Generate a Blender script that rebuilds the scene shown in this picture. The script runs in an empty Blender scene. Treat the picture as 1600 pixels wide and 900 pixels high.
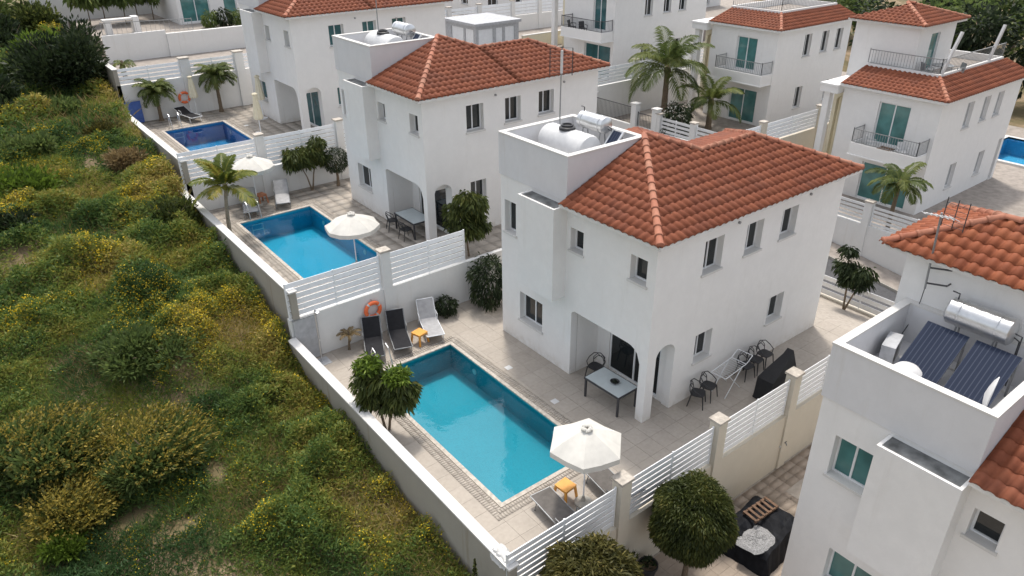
import bpy, bmesh, math, random
import numpy as np
from mathutils import Vector, Matrix
random.seed(7); RNG = np.random.default_rng(7)
SC = bpy.context.scene; COL = SC.collection
# ---------------------------------------------------------------- camera, sky, sun, exposure
def setup():
    yaw, pit, rol = math.radians(37.7086), math.radians(28.1894), math.radians(-0.4395)
    f = Vector((math.sin(yaw)*math.cos(pit), math.cos(yaw)*math.cos(pit), -math.sin(pit)))
    r = Vector((math.cos(yaw), -math.sin(yaw), 0)); u = r.cross(f)
    r2 = r*math.cos(rol)+u*math.sin(rol); u2 = -r*math.sin(rol)+u*math.cos(rol)
    cam = bpy.data.cameras.new('camera'); co = bpy.data.objects.new('camera', cam); COL.objects.link(co)
    m = Matrix((r2, u2, -f)).transposed().to_4x4(); m.translation = CAM
    co.matrix_world = m; cam.sensor_width = 36; cam.lens = 36*1152.49/1600; cam.clip_start = .1; cam.clip_end = 3000
    SC.camera = co
CAM = Vector((-14.0708, -11.7680, 14.3277))
setup()
SUN = Vector((1.5, 2.3, 6.2)).normalized()          # direction towards the sun
W = bpy.data.worlds.new('World'); SC.world = W; W.use_nodes = True
wn = W.node_tree.nodes; wl = W.node_tree.links
sky = wn.new('ShaderNodeTexSky'); sky.sky_type = 'NISHITA'; sky.sun_disc = False
sky.sun_elevation = math.asin(SUN.z); sky.sun_rotation = math.atan2(SUN.x, SUN.y)
sky.air_density = 1.0; sky.dust_density = 3.0; sky.ozone_density = 1.0
hs = wn.new('ShaderNodeHueSaturation'); hs.inputs['Saturation'].default_value = .3
wl.new(sky.outputs[0], hs.inputs['Color']); wl.new(hs.outputs[0], wn['Background'].inputs[0])
wn['Background'].inputs[1].default_value = .135
sl = bpy.data.lights.new('sun', 'SUN'); sl.energy = 1.5; sl.angle = math.radians(6); sl.color = (1, .93, .83)
so = bpy.data.objects.new('sun', sl); COL.objects.link(so); so.rotation_euler = (-SUN).to_track_quat('-Z', 'Y').to_euler(); so.location = (0, 0, 40)
SC.view_settings.view_transform = 'Standard'; SC.view_settings.look = 'None'; SC.view_settings.exposure = .92; SC.view_settings.gamma = 1
SC.view_settings.use_curve_mapping = False
SC.render.engine = 'CYCLES'
# ---------------------------------------------------------------- materials
MATS = {}
def nt(name):
    m = bpy.data.materials.new(name); m.use_nodes = True; MATS[name] = m
    n = m.node_tree.nodes; return m, n, m.node_tree.links, n['Principled BSDF']
def noise(n, l, scale, detail=4, rough=.55, coord='Object', stretch=None):
    tc = n.new('ShaderNodeTexCoord'); t = n.new('ShaderNodeTexNoise')
    t.inputs['Scale'].default_value = scale; t.inputs['Detail'].default_value = detail; t.inputs['Roughness'].default_value = rough
    src = tc.outputs[coord]
    if coord == 'World':
        pass
    if stretch:
        mp = n.new('ShaderNodeMapping'); mp.inputs['Scale'].default_value = stretch; l.new(src, mp.inputs[0]); src = mp.outputs[0]
    l.new(src, t.inputs['Vector']); return t.outputs['Fac']
def ramp(n, l, fac, stops):
    r = n.new('ShaderNodeValToRGB'); e = r.color_ramp.elements
    while len(e) < len(stops): e.new(.5)
    for i, (p, c) in enumerate(stops): e[i].position = p; e[i].color = (*c, 1)
    l.new(fac, r.inputs[0]); return r.outputs[0]
def mix(n, l, a, b, fac, mode='MIX'):
    x = n.new('ShaderNodeMix'); x.data_type = 'RGBA'; x.blend_type = mode
    for sock, v in ((x.inputs[0], fac), (x.inputs[6], a), (x.inputs[7], b)):
        if hasattr(v, 'links'): l.new(v, sock)
        elif isinstance(v, (int, float)): sock.default_value = v
        else: sock.default_value = (*v, 1)
    return x.outputs[2]
def bump(n, l, b, h, strength=.3, dist=.02):
    q = n.new('ShaderNodeBump'); q.inputs['Strength'].default_value = strength; q.inputs['Distance'].default_value = dist
    l.new(h, q.inputs['Height']); l.new(q.outputs[0], b.inputs['Normal'])
def flat(name, c, rough=.6, metal=0, var=.15, scale=6, spec=.5, bmp=0):
    m, n, l, b = nt(name)
    f = noise(n, l, scale)
    lo = tuple(x*(1-var) for x in c); hi = tuple(min(1, x*(1+var)) for x in c)
    l.new(ramp(n, l, f, [(.3, lo), (.7, hi)]), b.inputs['Base Color'])
    b.inputs['Roughness'].default_value = rough; b.inputs['Metallic'].default_value = metal; b.inputs['Specular IOR Level'].default_value = spec
    if bmp: bump(n, l, b, noise(n, l, 60), bmp, .01)
    return m
def stucco(name, c, dirt=(.5, .46, .4), stain=.35, zb=None):
    m, n, l, b = nt(name)
    tex = noise(n, l, 1.1, 6, .65)
    base = ramp(n, l, tex, [(.28, tuple(x*.94 for x in c)), (.5, c), (.75, tuple(min(.9, x*1.03) for x in c))])
    pat = noise(n, l, 4, 5, .7, stretch=(1, 1, .8))
    base = mix(n, l, base, tuple(x*.97 for x in c), ramp(n, l, pat, [(.4, (0,)*3), (.65, (1,)*3)]))
    streak = noise(n, l, 2.0, 5, .65, stretch=(1.6, 1.6, .16))
    base = mix(n, l, base, dirt, mix(n, l, (0,)*3, (stain,)*3, ramp(n, l, streak, [(.58, (0,)*3), (.85, (1,)*3)])))
    if zb is not None:                       # splash dirt on the lowest course of render
        tc = n.new('ShaderNodeTexCoord'); sx = n.new('ShaderNodeSeparateXYZ'); l.new(tc.outputs['Object'], sx.inputs[0])
        mr = n.new('ShaderNodeMapRange'); mr.inputs[1].default_value = zb; mr.inputs[2].default_value = zb+.45; mr.inputs[3].default_value = 1; mr.inputs[4].default_value = 0
        l.new(sx.outputs[2], mr.inputs[0])
        mm = n.new('ShaderNodeMath'); mm.operation = 'MULTIPLY'; l.new(mr.outputs[0], mm.inputs[0])
        l.new(ramp(n, l, noise(n, l, 4, 5, .7), [(.4, (0,)*3), (.7, (.55,)*3)]), mm.inputs[1])
        base = mix(n, l, base, (.5, .43, .33), mm.outputs[0])
    l.new(base, b.inputs['Base Color']); b.inputs['Roughness'].default_value = .9; b.inputs['Specular IOR Level'].default_value = .2
    ad = n.new('ShaderNodeMath'); ad.operation = 'ADD'; l.new(noise(n, l, 45, 5, .7), ad.inputs[0]); l.new(pat, ad.inputs[1])
    bump(n, l, b, ad.outputs[0], .3, .012); return m
stucco('stucco_white', (.79, .78, .765), zb=0, stain=.26)
stucco('stucco_plain', (.77, .762, .748), stain=.26)
stucco('stucco_parapet', (.66, .66, .672), stain=.4)
stucco('stucco_cream', (.72, .66, .5), stain=.4)
stucco('wall_white', (.72, .72, .71), stain=.45)
stucco('wall_cream', (.62, .57, .48), stain=.5)
stucco('field_wall', (.36, .335, .29), (.2, .15, .09), stain=.9)
stucco('coping_white', (.63, .62, .6), stain=.35)
flat('plaster_grey', (.42, .43, .45), .85)
flat('roof_grey', (.16, .165, .165), .9, var=.5, scale=3)
flat('fascia', (.68, .67, .65), .7, var=.08)
flat('white_metal', (.78, .8, .82), .4, var=.05)
flat('white_plastic', (.6, .6, .6), .45, var=.06)
flat('pvc', (.75, .76, .77), .35, var=.04)
flat('dark_metal', (.05, .05, .055), .5)
flat('grey_metal', (.3, .31, .32), .45, .6)
flat('silver', (.62, .63, .64), .32, .9, var=.1)
flat('black_plastic', (.025, .025, .028), .45)
flat('black_fabric', (.018, .018, .02), .85)
flat('tarp', (.01, .011, .014), .6, var=.4, bmp=.2, spec=.1)
flat('sling_dark', (.025, .025, .028), .85, spec=.15)
flat('sling_grey', (.36, .36, .37), .75)
flat('sling_taupe', (.13, .12, .112), .85, spec=.15)
flat('canvas', (.58, .565, .525), .9, var=.08, scale=3)
flat('canvas_cream', (.72, .66, .5), .85, var=.06)
flat('orange_plastic', (.72, .33, .06), .4, var=.08)
flat('ring_orange', (.8, .16, .05), .5)
flat('ring_white', (.5, .5, .49), .7)
flat('table_glass', (.5, .55, .56), .12, var=.04)
flat('bark', (.16, .12, .08), .9, var=.35, scale=14, bmp=.4)
flat('bark_pale', (.3, .26, .2), .9, var=.3, scale=14, bmp=.4)
flat('soil', (.2, .14, .09), .95, var=.3)
flat('terracotta', (.45, .18, .09), .8)
flat('blue_panel', (.06, .13, .42), .6)
flat('grey_panel', (.4, .41, .43), .6)
flat('wood', (.13, .075, .045), .8, var=.35)
flat('gravel', (.26, .26, .265), .9, var=.5, scale=45, bmp=.8)
flat('asphalt', (.075, .075, .08), .9, var=.2, scale=12, bmp=.2)
flat('kerb', (.4, .38, .34), .9)
flat('teal_cloth', (.05, .18, .3), .7)
flat('mirror_cover', (.35, .36, .37), .5)
flat('red_cloth', (.5, .03, .04), .8)
flat('pale_paving', (.29, .255, .225), .85, var=.2, scale=3)
def pave(name, c1, c2):
    m, n, l, b = nt(name)
    oi = n.new('ShaderNodeObjectInfo'); at = n.new('ShaderNodeAttribute'); at.attribute_name = 'rnd'
    ad = n.new('ShaderNodeMath'); ad.operation = 'ADD'; l.new(oi.outputs['Random'], ad.inputs[0]); l.new(at.outputs['Fac'], ad.inputs[1])
    fr = n.new('ShaderNodeMath'); fr.operation = 'FRACT'; l.new(ad.outputs[0], fr.inputs[0])
    base = mix(n, l, c1, c2, fr.outputs[0])
    tc = n.new('ShaderNodeNewGeometry'); t = n.new('ShaderNodeTexNoise'); t.inputs['Scale'].default_value = .9; t.inputs['Detail'].default_value = 7; t.inputs['Roughness'].default_value = .65
    l.new(tc.outputs['Position'], t.inputs['Vector'])
    base = mix(n, l, base, tuple(x*.62 for x in c1), ramp(n, l, t.outputs['Fac'], [(.48, (0,)*3), (.8, (.45,)*3)]))
    t2 = n.new('ShaderNodeTexNoise'); t2.inputs['Scale'].default_value = 9; t2.inputs['Detail'].default_value = 4; l.new(tc.outputs['Position'], t2.inputs['Vector'])
    base = mix(n, l, base, mix(n, l, (.82,)*3, (1.1,)*3, t2.outputs['Fac']), 1, 'MULTIPLY')
    l.new(base, b.inputs['Base Color']); b.inputs['Roughness'].default_value = .75; b.inputs['Specular IOR Level'].default_value = .3
    bump(n, l, b, t2.outputs['Fac'], .15, .01)
pave('deck_tile', (.385, .343, .297), (.415, .372, .325)); pave('drive_tile', (.32, .265, .215), (.38, .315, .26))
flat('grout', (.37, .33, .287), .9)
flat('coping_stone', (.44, .4, .35), .8, var=.25, scale=9)
pave('sett', (.36, .322, .28), (.45, .405, .355))
def tiles(name, a, bb, c):
    m, n, l, b = nt(name)
    oi = n.new('ShaderNodeObjectInfo'); at = n.new('ShaderNodeAttribute'); at.attribute_name = 'rnd'
    ad = n.new('ShaderNodeMath'); ad.operation = 'ADD'; l.new(oi.outputs['Random'], ad.inputs[0]); l.new(at.outputs['Fac'], ad.inputs[1])
    fr = n.new('ShaderNodeMath'); fr.operation = 'FRACT'; l.new(ad.outputs[0], fr.inputs[0])
    base = ramp(n, l, fr.outputs[0], [(0, a), (.5, bb), (1, c)])
    g = n.new('ShaderNodeNewGeometry'); t = n.new('ShaderNodeTexNoise'); t.inputs['Scale'].default_value = 7; t.inputs['Detail'].default_value = 5; l.new(g.outputs['Position'], t.inputs['Vector'])
    base = mix(n, l, base, mix(n, l, (.72,)*3, (1.2,)*3, t.outputs['Fac']), 1, 'MULTIPLY')
    t3 = n.new('ShaderNodeTexNoise'); t3.inputs['Scale'].default_value = .8; t3.inputs['Detail'].default_value = 4; l.new(g.outputs['Position'], t3.inputs['Vector'])
    base = mix(n, l, base, (.13, .06, .045), ramp(n, l, t3.outputs['Fac'], [(.52, (0,)*3), (.78, (.4,)*3)]))
    l.new(base, b.inputs['Base Color']); b.inputs['Roughness'].default_value = .72; b.inputs['Specular IOR Level'].default_value = .3
tiles('roof_tile', (.2, .06, .03), (.235, .071, .034), (.265, .084, .041))
tiles('ridge_tile', (.36, .17, .11), (.36, .14, .085), (.3, .11, .065))
tiles('roof_tile_orange', (.24, .068, .03), (.28, .082, .035), (.32, .1, .043))
flat('roof_under', (.16, .05, .025), .9)
def glass(name, c, rough=.06):
    m, n, l, b = nt(name)
    f = noise(n, l, 1.3, 2)
    l.new(ramp(n, l, f, [(.3, tuple(x*.7 for x in c)), (.7, tuple(x*1.25 for x in c))]), b.inputs['Base Color'])
    b.inputs['Roughness'].default_value = rough; b.inputs['Specular IOR Level'].default_value = .6
glass('glass_dark', (.012, .016, .018)); glass('glass_teal', (.075, .2, .195)); glass('glass_tealdark', (.03, .11, .12))
def solar():
    m, n, l, b = nt('solar')
    tc = n.new('ShaderNodeTexCoord'); w = n.new('ShaderNodeTexWave'); w.inputs['Scale'].default_value = 3.1; w.bands_direction = 'Y'; l.new(tc.outputs['Object'], w.inputs[0])
    l.new(ramp(n, l, w.outputs['Fac'], [(.86, (.026, .034, .058)), (.96, (.06, .07, .1))]), b.inputs['Base Color']); b.inputs['Roughness'].default_value = .6; b.inputs['Specular IOR Level'].default_value = .04
solar()
def basin(name, c):
    m, n, l, b = nt(name)
    g = n.new('ShaderNodeNewGeometry'); t = n.new('ShaderNodeTexNoise'); t.inputs['Scale'].default_value = .7; t.inputs['Detail'].default_value = 4; l.new(g.outputs['Position'], t.inputs['Vector'])
    base = mix(n, l, c, tuple(min(1, x*1.25) for x in c), t.outputs['Fac'])
    br = n.new('ShaderNodeTexVoronoi'); br.feature = 'F1'; br.inputs['Scale'].default_value = 22; l.new(g.outputs['Position'], br.inputs['Vector'])
    base = mix(n, l, base, tuple(x*.8 for x in c), ramp(n, l, br.outputs['Color'], [(.4, (0,)*3), (.9, (.35,)*3)]))
    l.new(base, b.inputs['Base Color']); b.inputs['Roughness'].default_value = .6
basin('basin_turquoise', (.008, .27, .325)); basin('basin_blue', (.025, .2, .4)); basin('basin_sky', (.15, .42, .62)); basin('basin_azure', (.008, .31, .44))
def water(name, tint):
    m, n, l, b = nt(name); n.remove(b)
    tr = n.new('ShaderNodeBsdfTransparent'); tr.inputs[0].default_value = (*tint, 1)
    gl = n.new('ShaderNodeBsdfGlossy'); gl.inputs['Roughness'].default_value = .02; gl.inputs[0].default_value = (1, 1, 1, 1)
    fr = n.new('ShaderNodeFresnel'); fr.inputs[0].default_value = 1.4
    mx = n.new('ShaderNodeMixShader'); l.new(fr.outputs[0], mx.inputs[0]); l.new(tr.outputs[0], mx.inputs[1]); l.new(gl.outputs[0], mx.inputs[2])
    q = n.new('ShaderNodeBump'); q.inputs['Strength'].default_value = .16; q.inputs['Distance'].default_value = .03
    l.new(noise(n, l, 3.0, 3), q.inputs['Height']); l.new(q.outputs[0], gl.inputs['Normal']); l.new(q.outputs[0], fr.inputs['Normal'])
    l.new(mx.outputs[0], n['Material Output'].inputs[0])
water('water', (.55, .86, .93))
def leafmat(name, stops, trans=.3, rough=.55):
    m, n, l, b = nt(name)
    at = n.new('ShaderNodeAttribute'); at.attribute_name = 'rnd'
    base = ramp(n, l, at.outputs['Fac'], stops)
    l.new(base, b.inputs['Base Color']); b.inputs['Roughness'].default_value = rough; b.inputs['Specular IOR Level'].default_value = .25
    tl = n.new('ShaderNodeBsdfTranslucent'); l.new(base, tl.inputs[0])
    mx = n.new('ShaderNodeMixShader'); mx.inputs[0].default_value = trans
    l.new(b.outputs[0], mx.inputs[1]); l.new(tl.outputs[0], mx.inputs[2]); l.new(mx.outputs[0], n['Material Output'].inputs[0])
leafmat('leaf_tree', [(0, (.025, .035, .012)), (.5, (.06, .08, .022)), (.8, (.115, .14, .035)), (1, (.19, .19, .055))], .35)
leafmat('leaf_dark', [(0, (.012, .02, .01)), (.6, (.028, .045, .018)), (1, (.06, .08, .03))])
leafmat('leaf_bush', [(0, (.02, .032, .009)), (.5, (.055, .07, .016)), (.85, (.11, .12, .028)), (1, (.18, .165, .045))], .35)
leafmat('leaf_olive', [(0, (.03, .035, .01)), (.5, (.085, .08, .02)), (.85, (.14, .12, .032)), (1, (.22, .17, .05))])
leafmat('leaf_wild', [(0, (.055, .085, .028)), (.5, (.115, .165, .048)), (1, (.22, .26, .075))], .45)
leafmat('leaf_bright', [(0, (.05, .085, .015)), (.5, (.12, .19, .025)), (1, (.21, .29, .04))], .4)
leafmat('leaf_palm', [(0, (.045, .07, .022)), (.5, (.105, .14, .038)), (1, (.22, .235, .065))], .4)
leafmat('leaf_palm_yellow', [(0, (.07, .11, .02)), (.5, (.15, .18, .03)), (.8, (.3, .27, .045)), (1, (.4, .3, .09))], .35)
leafmat('leaf_dry', [(0, (.14, .1, .05)), (.5, (.24, .17, .08)), (1, (.38, .29, .15))])
leafmat('grass_green', [(0, (.05, .1, .034)), (.3, (.115, .185, .045)), (.55, (.22, .25, .05)), (.8, (.32, .27, .065)), (1, (.46, .35, .12))], .42)
leafmat('grass_dry', [(0, (.17, .13, .05)), (.5, (.31, .23, .1)), (1, (.46, .37, .19))])
leafmat('flower_yellow', [(0, (.45, .34, .02)), (.5, (.66, .48, .02)), (1, (.78, .58, .05))], .2)
leafmat('leaf_gold', [(0, (.06, .075, .02)), (.4, (.13, .125, .03)), (.75, (.36, .28, .05)), (1, (.5, .38, .09))], .4)
leafmat('flower_white', [(0, (.6, .6, .55)), (1, (.8, .8, .75))], .2)
def ground_mat():
    m, n, l, b = nt('field_soil')
    f = noise(n, l, .35, 8, .65); g = noise(n, l, 3.5, 6, .7)
    base = ramp(n, l, f, [(.3, (.08, .085, .035)), (.5, (.17, .13, .065)), (.7, (.4, .29, .2))])
    base = mix(n, l, base, mix(n, l, (.55,)*3, (1.35,)*3, g), 1, 'MULTIPLY')
    l.new(base, b.inputs['Base Color']); b.inputs['Roughness'].default_value = .95; bump(n, l, b, g, .6, .08)
ground_mat()
flat('earth_path', (.36, .28, .2), .95, var=.25, scale=4, bmp=.4)
# ---------------------------------------------------------------- mesh helpers
class MB:
    def __init__(s): s.v = []; s.f = []
    def poly(s, pts):
        i = len(s.v); s.v += [tuple(p) for p in pts]; s.f.append(tuple(range(i, i+len(pts)))); return s
    def box(s, x0, x1, y0, y1, z0, z1, T=None):
        i = len(s.v); P = [(x, y, z) for z in (z0, z1) for x, y in ((x0, y0), (x1, y0), (x1, y1), (x0, y1))]
        if T: P = [T(*p) for p in P]
        s.v += P
        s.f += [tuple(i+k for k in q) for q in ((3, 2, 1, 0), (4, 5, 6, 7), (0, 1, 5, 4), (1, 2, 6, 5), (2, 3, 7, 6), (3, 0, 4, 7))]; return s
    def bar(s, a, b, w, h=None, up=(0, 0, 1)):
        h = h or w; a = Vector(a); b = Vector(b); d = (b-a).normalized(); up = Vector(up)
        if abs(d.dot(up)) > .98: up = Vector((1, 0, 0))
        x = d.cross(up).normalized(); y = x.cross(d)
        i = len(s.v)
        for p in (a, b):
            for sx, sy in ((-1, -1), (1, -1), (1, 1), (-1, 1)): s.v.append(tuple(p+x*sx*w/2+y*sy*h/2))
        s.f += [tuple(i+k for k in q) for q in ((3, 2, 1, 0), (4, 5, 6, 7), (0, 1, 5, 4), (1, 2, 6, 5), (2, 3, 7, 6), (3, 0, 4, 7))]; return s
    def tube(s, pts, r, n=6, cap=True):
        pts = [Vector(p) for p in pts]; m = len(pts); rr = r if hasattr(r, '__len__') else [r]*m
        i0 = len(s.v); ref = None
        for k, p in enumerate(pts):
            d = (pts[min(k+1, m-1)]-pts[max(k-1, 0)]); d = d.normalized() if d.length > 1e-9 else Vector((0, 0, 1))
            if ref is None: ref = Vector((0, 0, 1)) if abs(d.z) < .9 else Vector((1, 0, 0))
            x = d.cross(ref)
            if x.length < 1e-4: x = d.cross(Vector((.3, .9, .2)))
            x.normalize(); y = d.cross(x); ref = x.cross(d)
            for j in range(n):
                a = 2*math.pi*j/n; s.v.append(tuple(p+(x*math.cos(a)+y*math.sin(a))*rr[k]))
        for k in range(m-1):
            for j in range(n):
                s.f.append((i0+k*n+j, i0+k*n+(j+1) % n, i0+(k+1)*n+(j+1) % n, i0+(k+1)*n+j))
        if cap: s.f.append(tuple(i0+j for j in reversed(range(n)))); s.f.append(tuple(i0+(m-1)*n+j for j in range(n)))
        return s
    def lathe(s, prof, c=(0, 0, 0), n=16, axis='z'):
        i0 = len(s.v); c = Vector(c)
        for (r, h) in prof:
            for j in range(n):
                a = 2*math.pi*j/n; p = (r*math.cos(a), r*math.sin(a), h)
                if axis == 'x': p = (p[2], p[0], p[1])
                if axis == 'y': p = (p[0], p[2], p[1])
                s.v.append(tuple(c+Vector(p)))
        for k in range(len(prof)-1):
            for j in range(n): s.f.append((i0+k*n+j, i0+k*n+(j+1) % n, i0+(k+1)*n+(j+1) % n, i0+(k+1)*n+j))
        s.f.append(tuple(i0+j for j in reversed(range(n)))); s.f.append(tuple(i0+(len(prof)-1)*n+j for j in range(n)))
        return s
    def build(s, name, mat, parent=None, smooth=False, loc=None, rot=None):
        me = bpy.data.meshes.new(name); me.from_pydata(s.v, [], s.f); me.materials.append(MATS[mat])
        bm = bmesh.new(); bm.from_mesh(me); bmesh.ops.recalc_face_normals(bm, faces=bm.faces); bm.to_mesh(me); bm.free()
        if smooth:
            me.shade_smooth(); 
            try: me.set_sharp_from_angle(angle=math.radians(40))
            except Exception: pass
        o = bpy.data.objects.new(name, me); COL.objects.link(o)
        if parent: o.parent = parent
        if loc: o.location = loc
        if rot: o.rotation_euler = rot
        return o
def tag(o, label=None, cat=None, group=None, kind=None):
    if label: o['label'] = label
    if cat: o['category'] = cat
    if group: o['group'] = group
    if kind: o['kind'] = kind
    return o
def thing(name, label, cat, loc=(0, 0, 0), rz=0, group=None):
    o = bpy.data.objects.new(name, None); COL.objects.link(o); o.location = loc; o.rotation_euler = (0, 0, rz); o.empty_display_size = .2
    return tag(o, label, cat, group)
def copy_tree(o, parent=None):
    c = o.copy(); COL.objects.link(c); c.parent = parent
    for ch in list(o.children): copy_tree(ch, c)
    return c
def dup(src, loc, rz, label, group=None):
    c = copy_tree(src); c.location = loc; c.rotation_euler = (0, 0, rz); c['label'] = label
    if group: c['group'] = group
    return c
def raw_mesh(name, V, F, mat, parent=None, rnd=None, nper=None, smooth=False):
    """V (n,3), F (m,k) all same k; rnd per face"""
    V = np.asarray(V, np.float32); F = np.asarray(F, np.int32); k = F.shape[1]
    me = bpy.data.meshes.new(name); me.vertices.add(len(V)); me.vertices.foreach_set('co', V.ravel())
    me.loops.add(F.size); me.loops.foreach_set('vertex_index', F.ravel())
    me.polygons.add(len(F)); me.polygons.foreach_set('loop_start', np.arange(0, F.size, k, dtype=np.int32))
    if rnd is not None:
        a = me.attributes.new('rnd', 'FLOAT', 'FACE'); a.data.foreach_set('value', np.asarray(rnd, np.float32))
    me.materials.append(MATS[mat]); me.update(calc_edges=True)
    if smooth: me.shade_smooth()
    o = bpy.data.objects.new(name, me); COL.objects.link(o)
    if parent: o.parent = parent
    return o
def unit(a): return a/np.maximum(1e-9, np.linalg.norm(a, axis=-1, keepdims=True))
def leaf_geo(P, D, L, Wd, droop=0.0):
    """one folded quad per leaf: base, left, tip, right"""
    P = np.asarray(P, float); D = unit(np.asarray(D, float)); n = len(P); L = np.broadcast_to(L, n)[:, None]; Wd = np.broadcast_to(Wd, n)[:, None]
    R = RNG.normal(size=(n, 3)); S = unit(np.cross(D, R)); N = np.cross(S, D)
    mid = P+D*L*.45+N*L*.08
    tip = P+D*L-np.array([0, 0, 1.])*L*droop
    V = np.stack([P, mid+S*Wd/2, tip, mid-S*Wd/2], 1).reshape(-1, 3)
    F = np.arange(4*n).reshape(n, 4); return V, F
def leaves(name, P, D, L, Wd, mat, parent=None, rnd=None, droop=.1):
    V, F = leaf_geo(P, D, L, Wd, droop); n = len(P)
    if rnd is None: rnd = RNG.random(n)
    return raw_mesh(name, V, F, mat, parent, np.clip(rnd, 0, 1))
def vnoise(x, y, s, seed=0):
    x = np.asarray(x)/s+seed*17.3; y = np.asarray(y)/s+seed*9.1
    xi = np.floor(x).astype(int); yi = np.floor(y).astype(int); fx = x-xi; fy = y-yi; fx = fx*fx*(3-2*fx); fy = fy*fy*(3-2*fy)
    def h(a, b):
        v = np.sin(a*127.1+b*311.7+seed*74.7)*43758.5453; return v-np.floor(v)
    return (h(xi, yi)*(1-fx)+h(xi+1, yi)*fx)*(1-fy)+(h(xi, yi+1)*(1-fx)+h(xi+1, yi+1)*fx)*fy
# ---------------------------------------------------------------- ground
PLOT = [dict(y0=-16.5, y1=-2.5, z=-2.0, xw=-7.3), dict(y0=-2.5, y1=9.75, z=0.0, xw=-7.0), dict(y0=9.75, y1=22.2, z=1.4, xw=-6.7),
        dict(y0=22.2, y1=34.5, z=2.85, xw=-6.25), dict(y0=34.5, y1=47, z=4.4, xw=-5.9)]
def xwall(y): return np.interp(y, [-16, 3, 16, 28, 40, 60], [-7.2, -7.0, -6.7, -6.25, -5.9, -5.2])
def fieldz(x, y):
    z = np.interp(y, [-60, -5, 0, 8, 11, 16, 24, 30, 40, 60, 120, 600], [-6, -1.0, -.6, -.05, .8, 1.75, 2.95, 3.8, 5.0, 6.2, 8.5, 22])
    d = np.maximum(0, -7.1-np.asarray(x)); k = np.clip(d/3, 0, 1)
    return z-.05*d*np.exp(-d/60)+k*(vnoise(x, y, 4.5, 1)-.5)*.7+k*(vnoise(x, y, 1.4, 2)-.5)*.22
def streetz(y): return -2.6+.13*np.asarray(y)
def ground():
    xs = np.unique(np.concatenate([np.linspace(-600, -60, 14), np.linspace(-60, -24, 19), np.linspace(-24, -7.6, 60), np.arange(-7.6, -5.0, .1), np.linspace(-5, 60, 14), np.linspace(60, 600, 12)]))
    ys = np.unique(np.concatenate([np.linspace(-200, -20, 8), np.linspace(-20, 60, 200), np.linspace(60, 140, 24), np.linspace(140, 900, 12)]))
    X, Y = np.meshgrid(xs, ys, indexing='ij'); Z = fieldz(X, Y)
    low = -3.4+.1166*(Y+2.45); low = np.where(Y > 48, np.minimum(fieldz(X, Y)-.6, low), low); low = np.where(X > 14, -3.6+.125*Y, low)
    low = np.where(Y > 70, np.minimum(low, 5.5), low); low = np.where(Y < -20, -5.6, low)
    Z = np.where(X > xwall(Y)-.05, low, Z); Z = np.where((X > xwall(Y)-.05) & (Y > 70), fieldz(X, Y)-1, Z)
    nx, ny = X.shape; V = np.stack([X, Y, Z], -1).reshape(-1, 3); i = np.arange(nx*ny).reshape(nx, ny)
    F = np.stack([i[:-1, :-1], i[1:, :-1], i[1:, 1:], i[:-1, 1:]], -1).reshape(-1, 4)
    tag(raw_mesh('ground', V, F, 'field_soil', smooth=True), kind='structure')
ground()
def strip(name, mat, x0, x1, zf, y0=-30, y1=75, n=30, thick=.6):
    m = MB(); ys = np.linspace(y0, y1, n)
    for a, b in zip(ys[:-1], ys[1:]):
        m.poly([(x0, a, zf(a)), (x1, a, zf(a)), (x1, b, zf(b)), (x0, b, zf(b))])
        m.poly([(x0, a, zf(a)), (x0, b, zf(b)), (x0, b, zf(b)-thick), (x0, a, zf(a)-thick)]); m.poly([(x1, a, zf(a)), (x1, b, zf(b)), (x1, b, zf(b)-thick), (x1, a, zf(a)-thick)])
    return tag(m.build(name, mat), kind='structure')
strip('street', 'asphalt', 15.0, 18.9, lambda y: float(streetz(y)))
strip('pavement', 'pale_paving', 18.95, 20.4, lambda y: float(streetz(y))+.12)
strip('pavement', 'pale_paving', 13.3, 14.8, lambda y: float(streetz(y))+.12)
strip('kerb', 'kerb', 14.8, 15.0, lambda y: float(streetz(y))+.13); strip('kerb', 'kerb', 18.9, 18.95, lambda y: float(streetz(y))+.13)
# ---------------------------------------------------------------- paved plots
POOLS = [None, (-5.41, -2.07, -.05, 7.4), (-5.1, -1.72, 12.75, 19.7), (-4.75, -1.47, 26.3, 31.6)]
def slab(k, mat):
    p = PLOT[k]; z = p['z']-.008; m = MB(); zb = z-2.6; xe = 10.2
    if k < 4 and POOLS[k]:
        a, b, c, d = POOLS[k]; e = .02; a -= e; b += e; c -= e; d += e
        m.box(p['xw'], a, p['y0'], p['y1'], zb, z); m.box(b, xe, p['y0'], p['y1'], zb, z); m.box(a, b, p['y0'], c, zb, z); m.box(a, b, d, p['y1'], zb, z)
    else: m.box(p['xw'], xe, p['y0'], p['y1'], zb, z)
    i = len(m.v); zr = min(z-.02, z-.95) if k < 4 else z
    m.v += [(xe, p['y0'], z), (xe, p['y1'], z), (13.25, p['y1'], zr), (13.25, p['y0'], zr), (xe, p['y0'], zb), (xe, p['y1'], zb), (13.25, p['y1'], zb), (13.25, p['y0'], zb)]
    m.f += [(i, i+1, i+2, i+3), (i, i+3, i+7, i+4), (i+1, i+5, i+6, i+2), (i+3, i+2, i+6, i+7)]
    return tag(m.build('driveway' if k == 0 else 'patio', mat), kind='structure')
SL = [slab(0, 'grout'), slab(1, 'grout'), slab(2, 'grout'), slab(3, 'grout'), slab(4, 'pale_paving')]
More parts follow.
